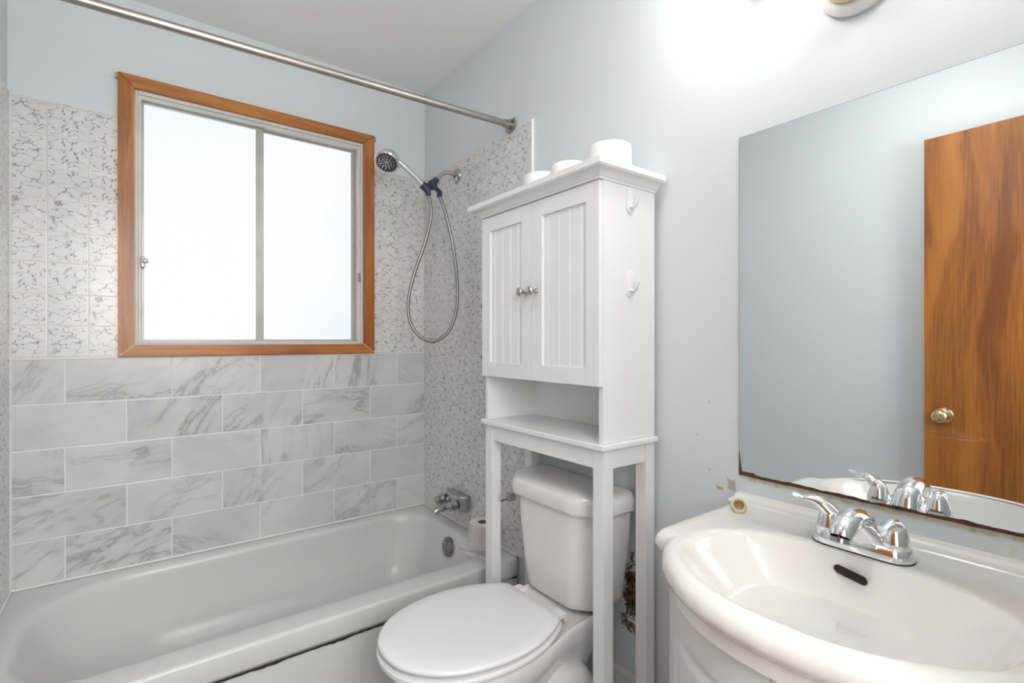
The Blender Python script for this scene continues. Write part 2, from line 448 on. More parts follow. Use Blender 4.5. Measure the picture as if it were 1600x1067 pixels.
def rrect(x0, x1, y0, y1, rs, z, na=12, ns=8):
    """rounded rectangle ring with fixed vertex count. rs = radii at (x1,y1),(x0,y1),(x0,y0),(x1,y0)"""
    if isinstance(rs, (int, float)): rs = [rs]*4
    cs = [(x1-rs[0], y1-rs[0], 0), (x0+rs[1], y1-rs[1], PI/2), (x0+rs[2], y0+rs[2], PI), (x1-rs[3], y0+rs[3], 1.5*PI)]
    pts = []
    for i, (cx, cy, a0) in enumerate(cs):
        for k in range(na+1):
            a = a0 + k/na*PI/2
            pts.append(Vector((cx+rs[i]*math.cos(a), cy+rs[i]*math.sin(a), z)))
        cx2, cy2, a2 = cs[(i+1) % 4]
        p1 = pts[-1]; r2 = rs[(i+1) % 4]
        p2 = Vector((cx2+r2*math.cos(a2), cy2+r2*math.sin(a2), z))
        for k in range(1, ns): pts.append(p1.lerp(p2, k/ns))
    return pts

# ================================================================== THE ROOM
XL, YF, H = -1.533, -2.50, 2.445      # left wall, front wall (behind the camera), ceiling
YB = 0.006
WX0, WX1, WZ0, WZ1 = -1.200, -0.325, 1.158, 2.116    # window opening
box('floor', XL-.15, .12, -3.6, .15, -.1, 0, M['floor'], st=True)
box('ceiling', XL-.15, .12, -3.6, .15, H, H+.1, M['ceiling'], st=True)
bm = bmesh.new()
add_box(bm, XL-.12, WX0, YB, YB+.12, 0, H); add_box(bm, WX1, .12, YB, YB+.12, 0, H)
add_box(bm, WX0, WX1, YB, YB+.12, 0, WZ0); add_box(bm, WX0, WX1, YB, YB+.12, WZ1, H)
wall_back = struct('wall_back', bm, M['wall'])
wall_right = box('wall_right', 0, .12, YF-.12, YB, 0, H, M['wall_r'], st=True)
wall_left = box('wall_left', XL-.12, XL, YF-.12, YB, 0, H, M['wall'], st=True)
bm = bmesh.new()            # wall with the open doorway the picture was taken through
add_box(bm, -.70, 0, YF-.12, YF, 0, H); add_box(bm, XL, -.70, YF-.12, YF, 2.05, H)
struct('wall_front', bm, M['wall'])
bm = bmesh.new()
add_box(bm, -.70, -.635, YF, YF+.015, 0, 2.05, .003); add_box(bm, XL+.002, -.635, YF, YF+.015, 2.05, 2.115, .003)
struct('trim_1', bm, M['wood_z'])
# hallway shell
box('wall_hall_right', -.1, .0, -3.6, YF-.12, 0, H, M['wall'], st=True)
box('wall_hall_left', XL-.12, XL, -3.6, YF-.12, 0, H, M['wall'], st=True)
box('wall_hall_back', XL-.12, .12, -3.7, -3.6, 0, H, M['wall'], st=True)

# tile fields
def part_box(name, dims, mat, parent, bev=0): return box(name, *dims, mat, parent, bev)
part_box('marble_tile_field', (XL+.001, -.001, 0, YB-.0002, .343, 1.1165), M['marble'], wall_back)
bm = bmesh.new()
add_box(bm, XL+.001, -1.243+.012, .0015, YB-.0002, 1.1165, 2.002)
add_box(bm, -.276-.012, -.001, .0015, YB-.0002, 1.1165, 2.002)
obj('crackle_tile_panel', bm, M['crackle_back'], wall_back)
part_box('crackle_tile_panel', (-.006, -.0002, -.873, .0013, .345, 2.004), M['crackle_right'], wall_right)
part_box('edge_trim', (-.009, -.0002, -.882, -.8732, .35, 2.008), M['panel_trim'], wall_right, .001)
part_box('crackle_tile_panel', (XL+.0002, XL+.006, -.80, .0013, .345, 2.004), M['crackle_left'], wall_left)
# caulk beads along the tub and corners
def bead(name, pts, r, parent=None):
    bm = bmesh.new(); tube(bm, pts, r, 8)
    return struct(name, bm, M['caulk'], parent, smooth_=True)
bead('trim_2', [(XL+.008, -.002, .345), (-.8, -.002, .345), (-.008, -.002, .345)], .0045)
bead('trim_3', [(XL+.008, -.003, .345), (XL+.008, -.4, .345), (XL+.008, -.775, .345)], .0045)
bead('trim_4', [(-.008, -.003, .345), (-.008, -.4, .345), (-.008, -.785, .345)], .0045)
bead('trim_5', [(XL+.007, 0, .345), (XL+.007, 0, 1.2), (XL+.007, 0, 2.0)], .004)
bead('trim_6', [(XL+.008, -.0005, 1.1165), (-.8, -.0005, 1.1165), (-.008, -.0005, 1.1165)], .0035)
# baseboards
def baseboard(name, y0, y1):
    bm = bmesh.new()
    prof = [(0, 0), (-.016, 0), (-.016, .145), (-.012, .160), (-.016, .166), (-.014, .176), (-.004, .182), (0, .182)]
    loft(bm, [[Vector((x-.0003, y, z+.0005)) for x, z in prof] for y in (y0, y1)], True, True)
    return struct(name, bm, M['base'])
baseboard('baseboard_right', -1.68, -.90)

# ------------------------------------------------------------------ window
def empty_struct(name, loc):
    o = bpy.data.objects.new(name, None); COL.objects.link(o); o.location = loc; o['kind'] = 'structure'; o.empty_display_size = .05
    return o
win = empty_struct('window_1', (-.76, 0, 1.16))
OX0, OX1, OZ0, OZ1 = -1.243, -.276, 1.120, 2.159
IX0, IX1, IZ0, IZ1 = -1.195, -.328, 1.163, 2.112
yf, yb = -.018, .012
def casing(pts_front, mat):
    bm = bmesh.new()
    n = len(pts_front)
    A = [Vector((x, yf, z)) for x, z in pts_front]; B = [Vector((x, YB-.0003, z)) for x, z in pts_front]
    va = [bm.verts.new(p) for p in A]; vb = [bm.verts.new(p) for p in B]
    bm.faces.new(va); bm.faces.new(vb[::-1])
    for i in range(n): bm.faces.new((va[i], va[(i+1) % n], vb[(i+1) % n], vb[i]))
    bmesh.ops.bevel(bm, geom=[e for e in bm.edges if all(v in va for v in e.verts)], offset=.002, segments=2, affect='EDGES')
    return obj('casing', bm, mat, win)
g = .0006
casing([(OX0, OZ1), (OX1, OZ1), (IX1-g, IZ1+g*0), (IX0+g, IZ1)], M['wood_x'])
casing([(OX0, OZ0), (IX0, IZ0), (IX1, IZ0), (OX1, OZ0)], M['wood_x'])
casing([(OX0, OZ0+g*2), (OX0, OZ1-g*2), (IX0, IZ1-g), (IX0, IZ0+g)], M['wood_z'])
casing([(OX1, OZ0+g*2), (IX1, IZ0+g), (IX1, IZ1-g), (OX1, OZ1-g*2)], M['wood_z'])
for (ox, ix) in ((OX0+.004, IX0), (OX1-.004, IX1)):
    bm = bmesh.new()
    a_, b_ = Vector((ox, 0, OZ0+.004)), Vector((ix, 0, IZ0+.002)); d_ = (b_-a_).normalized(); n_ = Vector((-d_.z, 0, d_.x))
    R0 = [[p+n_*wd, p-n_*wd] for p, wd in ((a_, .0022), (a_.lerp(b_, .3), .0012), (a_.lerp(b_, .6), .0020), (b_, .0026))]
    loft(bm, [[Vector((q0.x, yf-.0006, q0.z)), Vector((q1.x, yf-.0006, q1.z)), Vector((q1.x, yf+.001, q1.z)), Vector((q0.x, yf+.001, q0.z))] for q0, q1 in R0], True, True)
    obj('mitre_filler', bm, M['door_edge'], win)
def frame_ring(bm, x0, x1, z0, z1, wl, wr, wb, wt, y0, y1, bev=.0015):
    add_box(bm, x0, x0+wl, y0, y1, z0, z1, bev); add_box(bm, x1-wr, x1, y0, y1, z0, z1, bev)
    add_box(bm, x0+wl, x1-wr, y0, y1, z0, z0+wb, bev); add_box(bm, x0+wl, x1-wr, y0, y1, z1-wt, z1, bev)
bm = bmesh.new()
frame_ring(bm, IX0+.0005, IX1-.0005, IZ0+.0005, IZ1-.0005, .010, .010, .006, .014, -.008, .020, .003)   # cream inner bead
frame_ring(bm, IX0+.0105, IX1-.0105, IZ0+.0065, IZ1-.0145, .010, .013, .007, .014, -.001, .075)
obj('window_frame', bm, M['alu'], win)
# two sliding sashes
sx0, sx1, sz0, sz1 = IX0+.021, IX1-.024, IZ0+.014, IZ1-.029
mid0, mid1 = -.785, -.752
bm = bmesh.new(); frame_ring(bm, sx0, mid1-.001, sz0, sz1, .008, .030, .007, .008, .020, .036)
s1 = obj('sash', bm, M['alu2'], win)
box('pane', sx0+.006, mid0+.006, .026, .030, sz0+.005, sz1-.006, M['pane'], s1)
bm = bmesh.new(); frame_ring(bm, mid0+.004, sx1, sz0, sz1, .028, .018, .008, .008, .038, .054)
s2 = obj('sash', bm, M['alu2'], win)
box('pane', mid0+.03, sx1-.015, .044, .048, sz0+.006, sz1-.006, M['pane'], s2)
for lx, lz, d in ((-1.170, 1.473, 1), (-.350, 1.478, -1)):
    bm = bmesh.new()
    add_box(bm, lx-.007, lx+.007, -.012, -.0015, lz-.020, lz+.020, .003)
    add_box(bm, lx-.006+d*.005, lx+.006+d*.010, -.020, -.010, lz-.004, lz+.012, .003)
    obj('latch', bm, M['latch'], win)
# outside sill and small corner nail clips of the casing
for cx in (OX0-.004, OX1+.004):
    box('corner_clip', cx-.004, cx+.004, -.015, .0005, OZ1-.022, OZ1-.004, M['latch'], win, .001)

# ------------------------------------------------------------------ door seen in the mirror (stands open against the left wall)
door = box('door_1', XL+.018, XL+.053, -2.44, -1.682, .012, 2.024, M['door'], st=True, bev=.001)
box('edge_strip', XL+.0185, XL+.0525, -1.682, -1.680, .013, 2.023, M['door_edge'], door)
bm = bmesh.new()
lathe(bm, [(0, 0), (.032, 0), (.034, .003), (.031, .008), (.018, .012), (.013, .016), (.012, .030), (.016, .036), (.024, .042), (.0275, .050), (.0275, .060), (.022, .068), (.012, .071), (.0, .0715)], (XL+.0532, -1.745, .872), (1, 0, 0), 36)
knob = obj('door_handle', bm, M['brass'], door, smooth_=True)
bm = bmesh.new(); lathe(bm, [(0, 0), (.007, 0), (.006, .002), (0, .0022)], (XL+.1247, -1.745, .872), (1, 0, 0), 20)
obj('lock_button', bm, M['cream_in'], knob, smooth_=True)

# ================================================================== BATHTUB
tub = thing('bathtub', 'white enamelled alcove bathtub below the tiled window wall', 'bathtub', (-.765, -.4, 0))
TX0, TX1, TY0, TY1, TZ = XL+.0085, -.0085, -.795, -.0045, .342
rings = []
def tring(e0, e1, e2, e3, rs, z): return rrect(TX0+e0, TX1-e1, TY0+e2, TY1-e3, rs, z, 14, 12)
# outside of the rim, up over the edge, across the ledge, down into the well
rings.append(tring(0, 0, .014, 0, .004, .268))
rings.append(tring(0, 0, .002, 0, .006, .272))
rings.append(tring(0, 0, .0, 0, .006, .280))
rings.append(tring(0, 0, .0, 0, .006, .330))
rings.append(tring(.0, .0, .0012, .0, .007, .3355))
rings.append(tring(.001, .001, .004, .0005, .009, .3392))
rings.append(tring(.002, .002, .0085, .001, .012, .3412))
rings.append(tring(.004, .004, .015, .002, .016, .3420))
rings.append(tring(.03, .03, .060, .014, (.11, .19, .13, .09), .3415))
rings.append(tring(.052, .046, .088, .032, (.15, .27, .19, .13), .3405))
rings.append(tring(.061, .055, .098, .041, (.15, .28, .20, .13), .3375))
rings.append(tring(.069, .062, .104, .048, (.15, .28, .20, .13), .331))
rings.append(tring(.075, .068, .108, .053, (.15, .28, .20, .13), .321))
rings.append(tring(.084, .076, .112, .052, (.15, .28, .20, .13), .300))
rings.append(tring(.125, .092, .120, .066, (.14, .27, .20, .12), .21))
rings.append(tring(.185, .112, .130, .082, (.13, .25, .19, .12), .12))
rings.append(tring(.235, .135, .150, .100, (.12, .22, .17, .11), .065))
rings.append(tring(.29, .18, .20, .14, (.10, .18, .14, .09), .042))
rings.append(tring(.40, .28, .29, .24, (.06, .10, .08, .06), .036))
bm = bmesh.new(); loft(bm, rings, False, True)
shell = obj('tub_shell', bm, M['enamel'], tub, smooth_=True, ang=60, recalc=True)
bm = bmesh.new(); add_box(bm, TX0, TX1, TY0+.003, TY0+.018, .0, .2665, .002)
obj('apron', bm, M['enamel'], tub)
bm = bmesh.new()      # dark broken sealant line between rim and apron
random.seed(3)
up, lo = [], []
k = 140
for i in range(k+1):
    x = TX0+.004 + (TX1-TX0-.008)*i/k
    a = .0012 + .0028*max(0, math.sin(i*.35)+.3*math.sin(i*1.7)) + random.random()*.0014
    b = .0008 + random.random()*.0012
    up.append(x); lo.append((a, b))
ya, yb2 = TY0-.0006, TY0+.004
loft(bm, [[Vector((x, ya, .2668-l[0])), Vector((x, ya, .2672+l[1])), Vector((x, yb2, .2672+l[1])), Vector((x, yb2, .2668-l[0]))] for x, l in zip(up, lo)], True, True)
obj('seam', bm, M['darkgap'], tub)
bm = bmesh.new()
lathe(bm, [(0, .015), (.019, .0145), (.034, .012), (.041, .007), (.0415, 0), (0, 0)], (-.0935, -.405, .276), (-1, .0, .17), 36)
ovp = obj('overflow_plate', bm, M['darkchrome'], tub, smooth_=True, ang=50)
for dz in (-.02, .02):
    bm = bmesh.new(); lathe(bm, [(0, .0025), (.0035, .002), (.004, 0)], (-.1075-dz*.17, -.405, .2775+dz), (-1, 0, .17), 12)
    obj('screw', bm, M['chrome'], ovp, smooth_=True)

# wall mounted tub filler
tf = thing('tub_faucet', 'worn chrome two-handle tub filler on the crackle-patterned wall', 'faucet', (-.0065, -.365, .45))
bm = bmesh.new()
def extr_x(bm, yz, x0, x1, bev=0.0):
    a = [bm.verts.new((x0, y, z)) for y, z in yz]; b = [bm.verts.new((x1, y, z)) for y, z in yz]
    fs = [bm.faces.new(a), bm.faces.new(b[::-1])]
    for i in range(len(yz)): fs.append(bm.faces.new((a[i], a[(i+1) % len(yz)], b[(i+1) % len(yz)], b[i])))
    if bev: bmesh.ops.bevel(bm, geom=list({e for f in fs for e in f.edges}), offset=bev, segments=2, affect='EDGES')
# block body: wedge top, seen as a flat-sided trapezium
bodyp = [(-.0065, -.283), (-.030, -.275), (-.052, -.300), (-.062, -.365), (-.052, -.430), (-.030, -.452), (-.0065, -.446)]
rr = []
for z, e in ((.425, .004), (.429, 0), (.486, 0), (.492, .004)):
    rr.append([Vector((min(x+e, -.0065) if x < -.01 else x, (y+.365)*(1-e*6)-.365, z)) for x, y in bodyp])
loft(bm, rr, True, True)
obj('body', bm, M['dullchrome'], tf)
for hy in (-.300, -.412):
    bm = bmesh.new()
    lathe(bm, [(0, 0), (.0165, 0), (.0165, .006), (.0195, .008), (.0215, .014), (.0215, .030), (.0185, .044), (.012, .051), (0, .053)], (-.050, hy, .455), (-1, 0, -.05), 10)
    h = obj('handle', bm, M['dullchrome'], tf, smooth_=True, ang=20)
    bm = bmesh.new(); lathe(bm, [(.0170, 0), (.0172, .006)], (-.050, hy, .455), (-1, 0, -.05), 20)
    obj('collar', bm, M['black'], h, smooth_=True)
bm = bmesh.new()
sp = catmull([(-.045, -.358, .440), (-.080, -.356, .437), (-.115, -.354, .431), (-.140, -.353, .422)], 5)
tube(bm, sp, lerp_list([.0195, .0195, .0185, .016], len(sp)), 16, True, [(.85, 1.15)]*len(sp))
lathe(bm, [(.012, 0), (.012, .012), (0, .012)], (-.128, -.353, .424), (0, 0, -1), 16)
obj('spout', bm, M['dullchrome'], tf, smooth_=True, ang=50)
bm = bmesh.new(); lathe(bm, [(.004, 0), (.004, .012), (.008, .014), (.008, .022), (0, .023)], (-.065, -.358, .452), (-.3, 0, 1), 14)
obj('diverter', bm, M['chrome'], tf, smooth_=True, ang=50)

# ------------------------------------------------------------------ shower curtain rod
rod = thing('shower_curtain_rod', 'bare satin metal shower curtain rod above the bathtub', 'curtain rod', (-.007, -.745, 2.03))
RA, RB = Vector((-.013, -.745, 2.030)), Vector((XL+.006, -.745, 1.992))
bm = bmesh.new()
tube(bm, [RA, RA.lerp(RB, .3), RA.lerp(RB, .6), RA.lerp(RB, .995)], .0125, 20)
tube(bm, [RA.lerp(RB, .0), RA.lerp(RB, .018)], .0145, 20)
obj('pole', bm, M['rod'], rod, smooth_=True, ang=40)
for xf, d, zc in ((-.0068, -1, 2.030), (XL+.0008, 1, 1.992)):
    bm = bmesh.new()
    pts = [(-.745-.029, zc+.020), (-.745+.029, zc+.020), (-.745+.029, zc-.004)]
    for i in range(9):
        a = PI*i/8; pts.append((-.745+.029*math.cos(a), zc-.004-.030*math.sin(a)))
    pts.append((-.745-.029, zc-.004))
    extr_x(bm, pts[:3]+pts[4:-2]+[pts[-1]], xf, xf+d*.0035)
    lathe(bm, [(.0175, 0), (.0175, .014), (.0150, .016)], (xf+d*.003, -.745, zc), (d, 0, 0), 24)
    fl = obj('flange', bm, M['rod'], rod)
    for sy in (-.021, .021):
        bm = bmesh.new(); lathe(bm, [(.0045, 0), (.004, .002), (0, .0025)], (xf+d*.0033, -.745+sy, zc+.008), (d, 0, 0), 10)
        obj('screw', bm, M['black'], fl, smooth_=True)

# ------------------------------------------------------------------ shower arm and hand shower
sa = thing('shower_holder', 'bent satin shower arm with navy swivel bracket on the wall', 'shower arm', (-.0065, -.33, 1.94))
bm = bmesh.new(); lathe(bm, [(0, 0), (.031, 0), (.0315, .003), (.027, .009), (.016, .013), (.0125, .014)], (-.0063, -.335, 1.938), (-1, 0, 0), 32)
obj('flange', bm, M['dullchrome'], sa, smooth_=True, ang=50)
bm = bmesh.new()
tube(bm, catmull([(-.008, -.335, 1.938), (-.040, -.333, 1.944), (-.072, -.331, 1.938), (-.098, -.330, 1.916), (-.118, -.330, 1.893)], 6), .0098, 16)
obj('pipe', bm, M['nickel'], sa, smooth_=True)
bm = bmesh.new()
lathe(bm, [(.0, 0), (.014, 0), (.0150, .004), (.0150, .016), (.0125, .018)], (-.112, -.330, 1.902), (-.62, 0, -.78), 12)
lathe(bm, [(.011, -.022), (.018, -.016), (.0215, -.006), (.0215, .006), (.018, .016), (.011, .022), (0, .024)], (-.136, -.333, 1.872), (-.62, 0, -.78), 20, True)
obj('swivel_body', bm, M['navy'], sa, smooth_=True, ang=35)
bm = bmesh.new()      # bracket arm toward the handle clasp, and the hose outlet nut on the other side
tube(bm, [(-.150, -.336, 1.868), (-.128, -.350, 1.856), (-.118, -.366, 1.838)], .010, 12)
tube(bm, [(-.140, -.340, 1.868), (-.160, -.345, 1.862)], .012, 12)
obj('bracket', bm, M['navy'], sa, smooth_=True, ang=40)
bm = bmesh.new(); lathe(bm, [(0, 0), (.0115, 0), (.0125, .003), (.0125, .022), (.010, .027), (0, .027)], (-.117, -.367, 1.838), (-.10, -.12, -1), 10)
obj('hose_nut', bm, M['navy'], sa, smooth_=True, ang=20)

hs = thing('hand_shower', 'chrome hand shower with grey looping hose held in the bracket', 'hand shower', (-.176, -.347, 1.862))
hb, ht = Vector((-.176, -.347, 1.850)), Vector((-.308, -.338, 1.938))
hd = (ht-hb).normalized()
bm = bmesh.new()
hp = catmull([hb, hb.lerp(ht, .3)+Vector((0, 0, .002)), hb.lerp(ht, .65)+Vector((0, 0, .005)), ht+Vector((0, 0, .004)), ht+hd*.02+Vector((0, 0, .006))], 6)
tube(bm, hp, lerp_list([.0120, .0145, .0155, .0165, .019], len(hp)), 18)
obj('handle', bm, M['chrome'], hs, smooth_=True, ang=60)
fn = Vector((-.42, -.38, -.82)).normalized()            # way the spray face looks
fc = Vector((-.350, -.338, 1.926))
bm = bmesh.new()
lathe(bm, [(0, -.058), (.020, -.056), (.034, -.048), (.043, -.035), (.048, -.018), (.0520, -.006), (.0520, .0), (.049, .003), (.0465, .003)], fc, fn, 40)
head = obj('shower_head', bm, M['chrome'], hs, smooth_=True, ang=35)
bm = bmesh.new()
lathe(bm, [(.0468, .001), (.043, .0005), (.041, .002), (.025, .0035), (.0, .004)], fc, fn, 40)
face = obj('spray_face', bm, M['dullchrome'], head, smooth_=True, ang=35)
q = Vector((0, 0, 1)).rotation_difference(fn)
bm = bmesh.new()
for cnt, rad, rr_ in ((20, .0385, .0048), (12, .0262, .0056), (7, .0140, .0046)):
    for i in range(cnt):
        a = 2*PI*i/cnt
        c = fc + q @ Vector((rad*math.cos(a), rad*math.sin(a), .0015))
        lathe(bm, [(rr_, 0), (rr_*.9, .0030), (0, .0034)], c, fn, 8)
obj('spray_nozzles', bm, M['black'], head, smooth_=True)
bm = bmesh.new()
tube(bm, [hb-hd*.012, hb+hd*.020], .0175, 16)
lathe(bm, [(.0135, 0), (.0115, .02), (.0085, .026)], hb-hd*.006+Vector((.004, 0, -.008)), (.25, -.05, -1), 12, True, True)
obj('clasp', bm, M['navy'], hs, smooth_=True, ang=40)
HP = [(-.171, -.347, 1.838), (-.165, -.347, 1.820), (-.153, -.355, 1.762), (-.158, -.352, 1.692), (-.180, -.339, 1.593), (-.216, -.315, 1.466), (-.236, -.303, 1.354), (-.229, -.306, 1.262), (-.194, -.328, 1.200), (-.142, -.362, 1.178), (-.087, -.397, 1.222), (-.058, -.415, 1.327), (-.057, -.415, 1.454), (-.070, -.407, 1.581), (-.089, -.395, 1.693), (-.107, -.383, 1.772), (-.119, -.371, 1.814)]
path = catmull(HP, 22)
bm = bmesh.new()
tube(bm, path, [.0078 if i % 2 else .0070 for i in range(len(path))], 12)
obj('hose', bm, M['greyhose'], hs, smooth_=True, ang=None)

# ================================================================== STORAGE CABINET over the toilet
cab = thing('storage_cabinet', 'white over-the-toilet cabinet with two beadboard doors on tall legs', 'cabinet', (-.125, -1.169, 0))
CY0, CY1, CXB, CXF = -1.441, -.897, -.018, -.227
W = M['cabwhite']
LW = .037
for lx0 in (CXF, CXB-LW):
    for ly0 in (CY0, CY1-LW):
        box('leg', lx0, lx0+LW, ly0, ly0+LW, .0005, .8935, W, cab, .0012)
bm = bmesh.new()
add_box(bm, CXF+.003, CXF+.018, CY0+LW+.0003, CY1-LW-.0003, .842, .8935, .0008)
obj('apron', bm, W, cab)
for ly in (CY0+.003, CY1-.018):
    box('side_rail', CXF+LW+.0003, CXB-LW-.0003, ly, ly+.015, .842, .8935, W, cab, .0008)
box('back_rail', CXB-.018, CXB-.003, CY0+LW+.0003, CY1-LW-.0003, .842, .8935, W, cab, .0008)
for ly in (CY0+.008, CY1-.023):
    box('lower_stretcher', CXF+LW+.0003, CXB-LW-.0003, ly, ly+.015, .12, .155, W, cab, .0008)
box('shelf_board', CXF-.014, CXB+.002, CY0-.012, CY1+.012, .894, .9105, W, cab, .005, 3)
for y0 in (CY0, CY1-.016):
    box('side_panel', CXF, CXB, y0, y0+.016, .911, 1.5945, W, cab, .0008)
box('back_panel', CXB-.006, CXB-.001, CY0+.0163, CY1-.0163, .911, 1.5945, W, cab)
box('cabinet_floor', CXF+.001, CXB-.007, CY0+.0163, CY1-.0163, 1.062, 1.078, W, cab)
# crown: a cove flaring out to a flat top board
CO = .036
bm = bmesh.new()
prof = [(.000, 1.5948), (.003, 1.5955), (.003, 1.600), (.007, 1.602), (.010, 1.606), (.015, 1.611), (.022, 1.615), (.030, 1.617), (.033, 1.6175), (.033, 1.620), (.036, 1.621), (.036, 1.6365)]
rings = []
for e, z in prof:
    x0, x1, y0, y1 = CXF-.016-e, CXB+.004, CY0-e, CY1+e
    rings.append([Vector((x0, y0, z)), Vector((x1, y0, z)), Vector((x1, y1, z)), Vector((x0, y1, z))])
loft(bm, rings, True, True)
obj('crown', bm, W, cab, smooth_=True, ang=30)
def cab_door(y_hinge, y_in, knob_y, label=None):
    y0, y1 = min(y_hinge, y_in), max(y_hinge, y_in)
    z0, z1 = 1.060, 1.592
    sw, rt = .048, .047
    xf, xb = -.243, -.2275
    bm = bmesh.new()
    add_box(bm, xf, xb, y0, y0+sw, z0, z1, .001); add_box(bm, xf, xb, y1-sw, y1, z0, z1, .001)
    add_box(bm, xf, xb, y0+sw, y1-sw, z0, z0+rt, .001); add_box(bm, xf, xb, y0+sw, y1-sw, z1-rt, z1, .001)
    d = obj('door', bm, W, cab)
    # beadboard infill
    bm = bmesh.new()
    pts = [(y0+sw, 0)]; n = 4; wd = (y1-y0-2*sw)
    for i in range(1, n+1):
        c = y0+sw + wd*(i-.5)/n
        pts += [(c-.0042, 0), (c-.0036, .0014), (c-.0016, .0014), (c-.0010, -.0004), (c+.0010, -.0004), (c+.0016, .0014), (c+.0036, .0014), (c+.0042, 0)]
    pts.append((y1-sw, 0))
    f = -.2355
    A = [[Vector((f+dx, y, z)) for y, dx in pts] for z in (z0+rt, z1-rt)]
    loft(bm, A, closed=False)
    Bk = [[Vector((-.2295, y, z)) for y, dx in pts] for z in (z0+rt, z1-rt)]
    loft(bm, Bk, closed=False)
    obj('bead_panel', bm, W, d)
    bm = bmesh.new()
    lathe(bm, [(0, 0), (.0075, 0), (.0075, .003), (.0045, .006), (.0042, .013), (.0070, .017), (.0115, .021), (.0135, .026), (.0115, .031), (.006, .034), (0, .0345)], (xf-.0002, knob_y, 1.326), (-1, 0, 0), 28)
    obj('knob', bm, M['nickel'], d, smooth_=True, ang=60)
cab_door(CY1-.0005, -1.1640, -1.1405)
cab_door(CY0+.0005, -1.1665, -1.1910)

# adhesive hooks on the cabinet's side
def wall_hook(zc, label):
    t = thing('adhesive_hook', label, 'hook', (-.122, CY0, zc), 'hooks on the cabinet side')
    bm = bmesh.new()
    r = rrect(-.139, -.108, zc-.035, zc+.035, (.008, .008, .014, .014), 0, 6, 2)
    ry = [[Vector((v.x + (v.x+.1235)*s, CY0-t_, v.y + (v.y-zc)*s)) for v in r] for t_, s in ((.0003, 0), (.004, 0), (.0052, -.06))]
    loft(bm, ry, True, True)
    obj('plate', bm, M['hook'], t, smooth_=True, ang=40)
    bm = bmesh.new()
    p = catmull([(-.1235, CY0-.004, zc-.016), (-.1235, CY0-.014, zc-.019), (-.1235, CY0-.023, zc-.011), (-.1235, CY0-.027, zc+.004)], 6)
    tube(bm, p, lerp_list([.008, .0062, .0055, .0062], len(p)), 12, True, [(.6, 1.1)]*len(p))
    obj('prong', bm, M['hook'], t, smooth_=True, ang=60)
wall_hook(1.557, 'upper white adhesive hook on the cabinet side, just under the crown')
wall_hook(1.332, 'lower white adhesive hook on the cabinet side, level with the knobs')

# ------------------------------------------------------------------ toilet paper rolls
def roll(x, y, z, r, h, label, mats, rc=.021, group=None, tilt=0.0):
    t = thing('toilet_paper_roll', label, 'toilet paper', (x, y, z), group)
    bm = bmesh.new()
    lathe(bm, [(rc+.001, 0), (r-.003, 0), (r-.0008, .002), (r, .006), (r+.0006, h*.5), (r, h-.006), (r-.0008, h-.002), (r-.003, h), (rc+.001, h)], (x, y, z), (0, 0, 1), 48)
    # loose end of the sheet lying on the outside
    a0 = 3.7
    seg = [Vector((x+(r+.0016)*math.cos(a0+.05*i), y+(r+.0016)*math.sin(a0+.05*i), 0)) for i in range(6)]
    loft(bm, [[p+Vector((0, 0, z+.003)) for p in seg], [p+Vector((0, 0, z+h-.003)) for p in seg]], closed=False)
    obj('paper', bm, mats[0], t, smooth_=True, ang=40, recalc=False)
    bm = bmesh.new()
    lathe(bm, [(rc+.0006, .0005), (rc+.0006, h-.0005), (rc-.0008, h-.0005), (rc-.0008, .0005), (rc+.0006, .0005)], (x, y, z), (0, 0, 1), 32)
    obj('core', bm, mats[1], t, smooth_=True, ang=40)
    return t
ZT = 1.637
wm = (M['paper'], M['core'])
roll(-.100, -1.3485, ZT, .0605, .098, 'full white toilet roll nearest the mirror on top of the cabinet', wm, group='toilet rolls on top of the cabinet')
roll(-.084, -1.164, ZT, .0600, .098, 'white toilet roll in the middle of the three on the cabinet top', wm, group='toilet rolls on top of the cabinet')
roll(-.092, -1.034, ZT, .0600, .098, 'white toilet roll farthest from the mirror on the cabinet top', wm, group='toilet rolls on top of the cabinet')
tr = roll(-.068, -.640, .3435, .0555, .103, 'beige toilet roll standing on the corner of the bathtub rim', (M['paper_b'], M['core']), rc=.020)
bm = bmesh.new(); lathe(bm, [(.0215, 0), (.0545, 0), (.0545, .0008), (.0215, .0008)], (-.068, -.640, .4468), (0, 0, 1), 40)
obj('roll_end', bm, M['paper_top'], tr)

# loose plastic wrapper under / beside the roll, hanging over the rim
bm = bmesh.new()
random.seed(11)
rows = []
prof = [(-.150, -.600, .3480, 0), (-.138, -.650, .3480, 0), (-.128, -.700, .3490, 0), (-.122, -.755, .3500, 0), (-.118, -.790, .3480, 0), (-.114, -.806, .330, 1), (-.112, -.812, .300, 1), (-.110, -.815, .255, 1), (-.108, -.818, .200, 1), (-.106, -.818, .16, 1)]
for (px, py, pz, hang) in prof:
    row = []
    for j in range(15):
        f = j/14
        wv = .006*math.sin(j*1.9+py*40)+.004*random.random()
        if hang: row.append(Vector((px-.030+f*.085, py-.003-abs(wv), pz-.008*random.random())))
        else: row.append(Vector((px-.030+f*.075*(1 if py < -.69 else .45), py, pz+abs(wv)*1.2)))
    rows.append(row)
loft(bm, rows, closed=False)
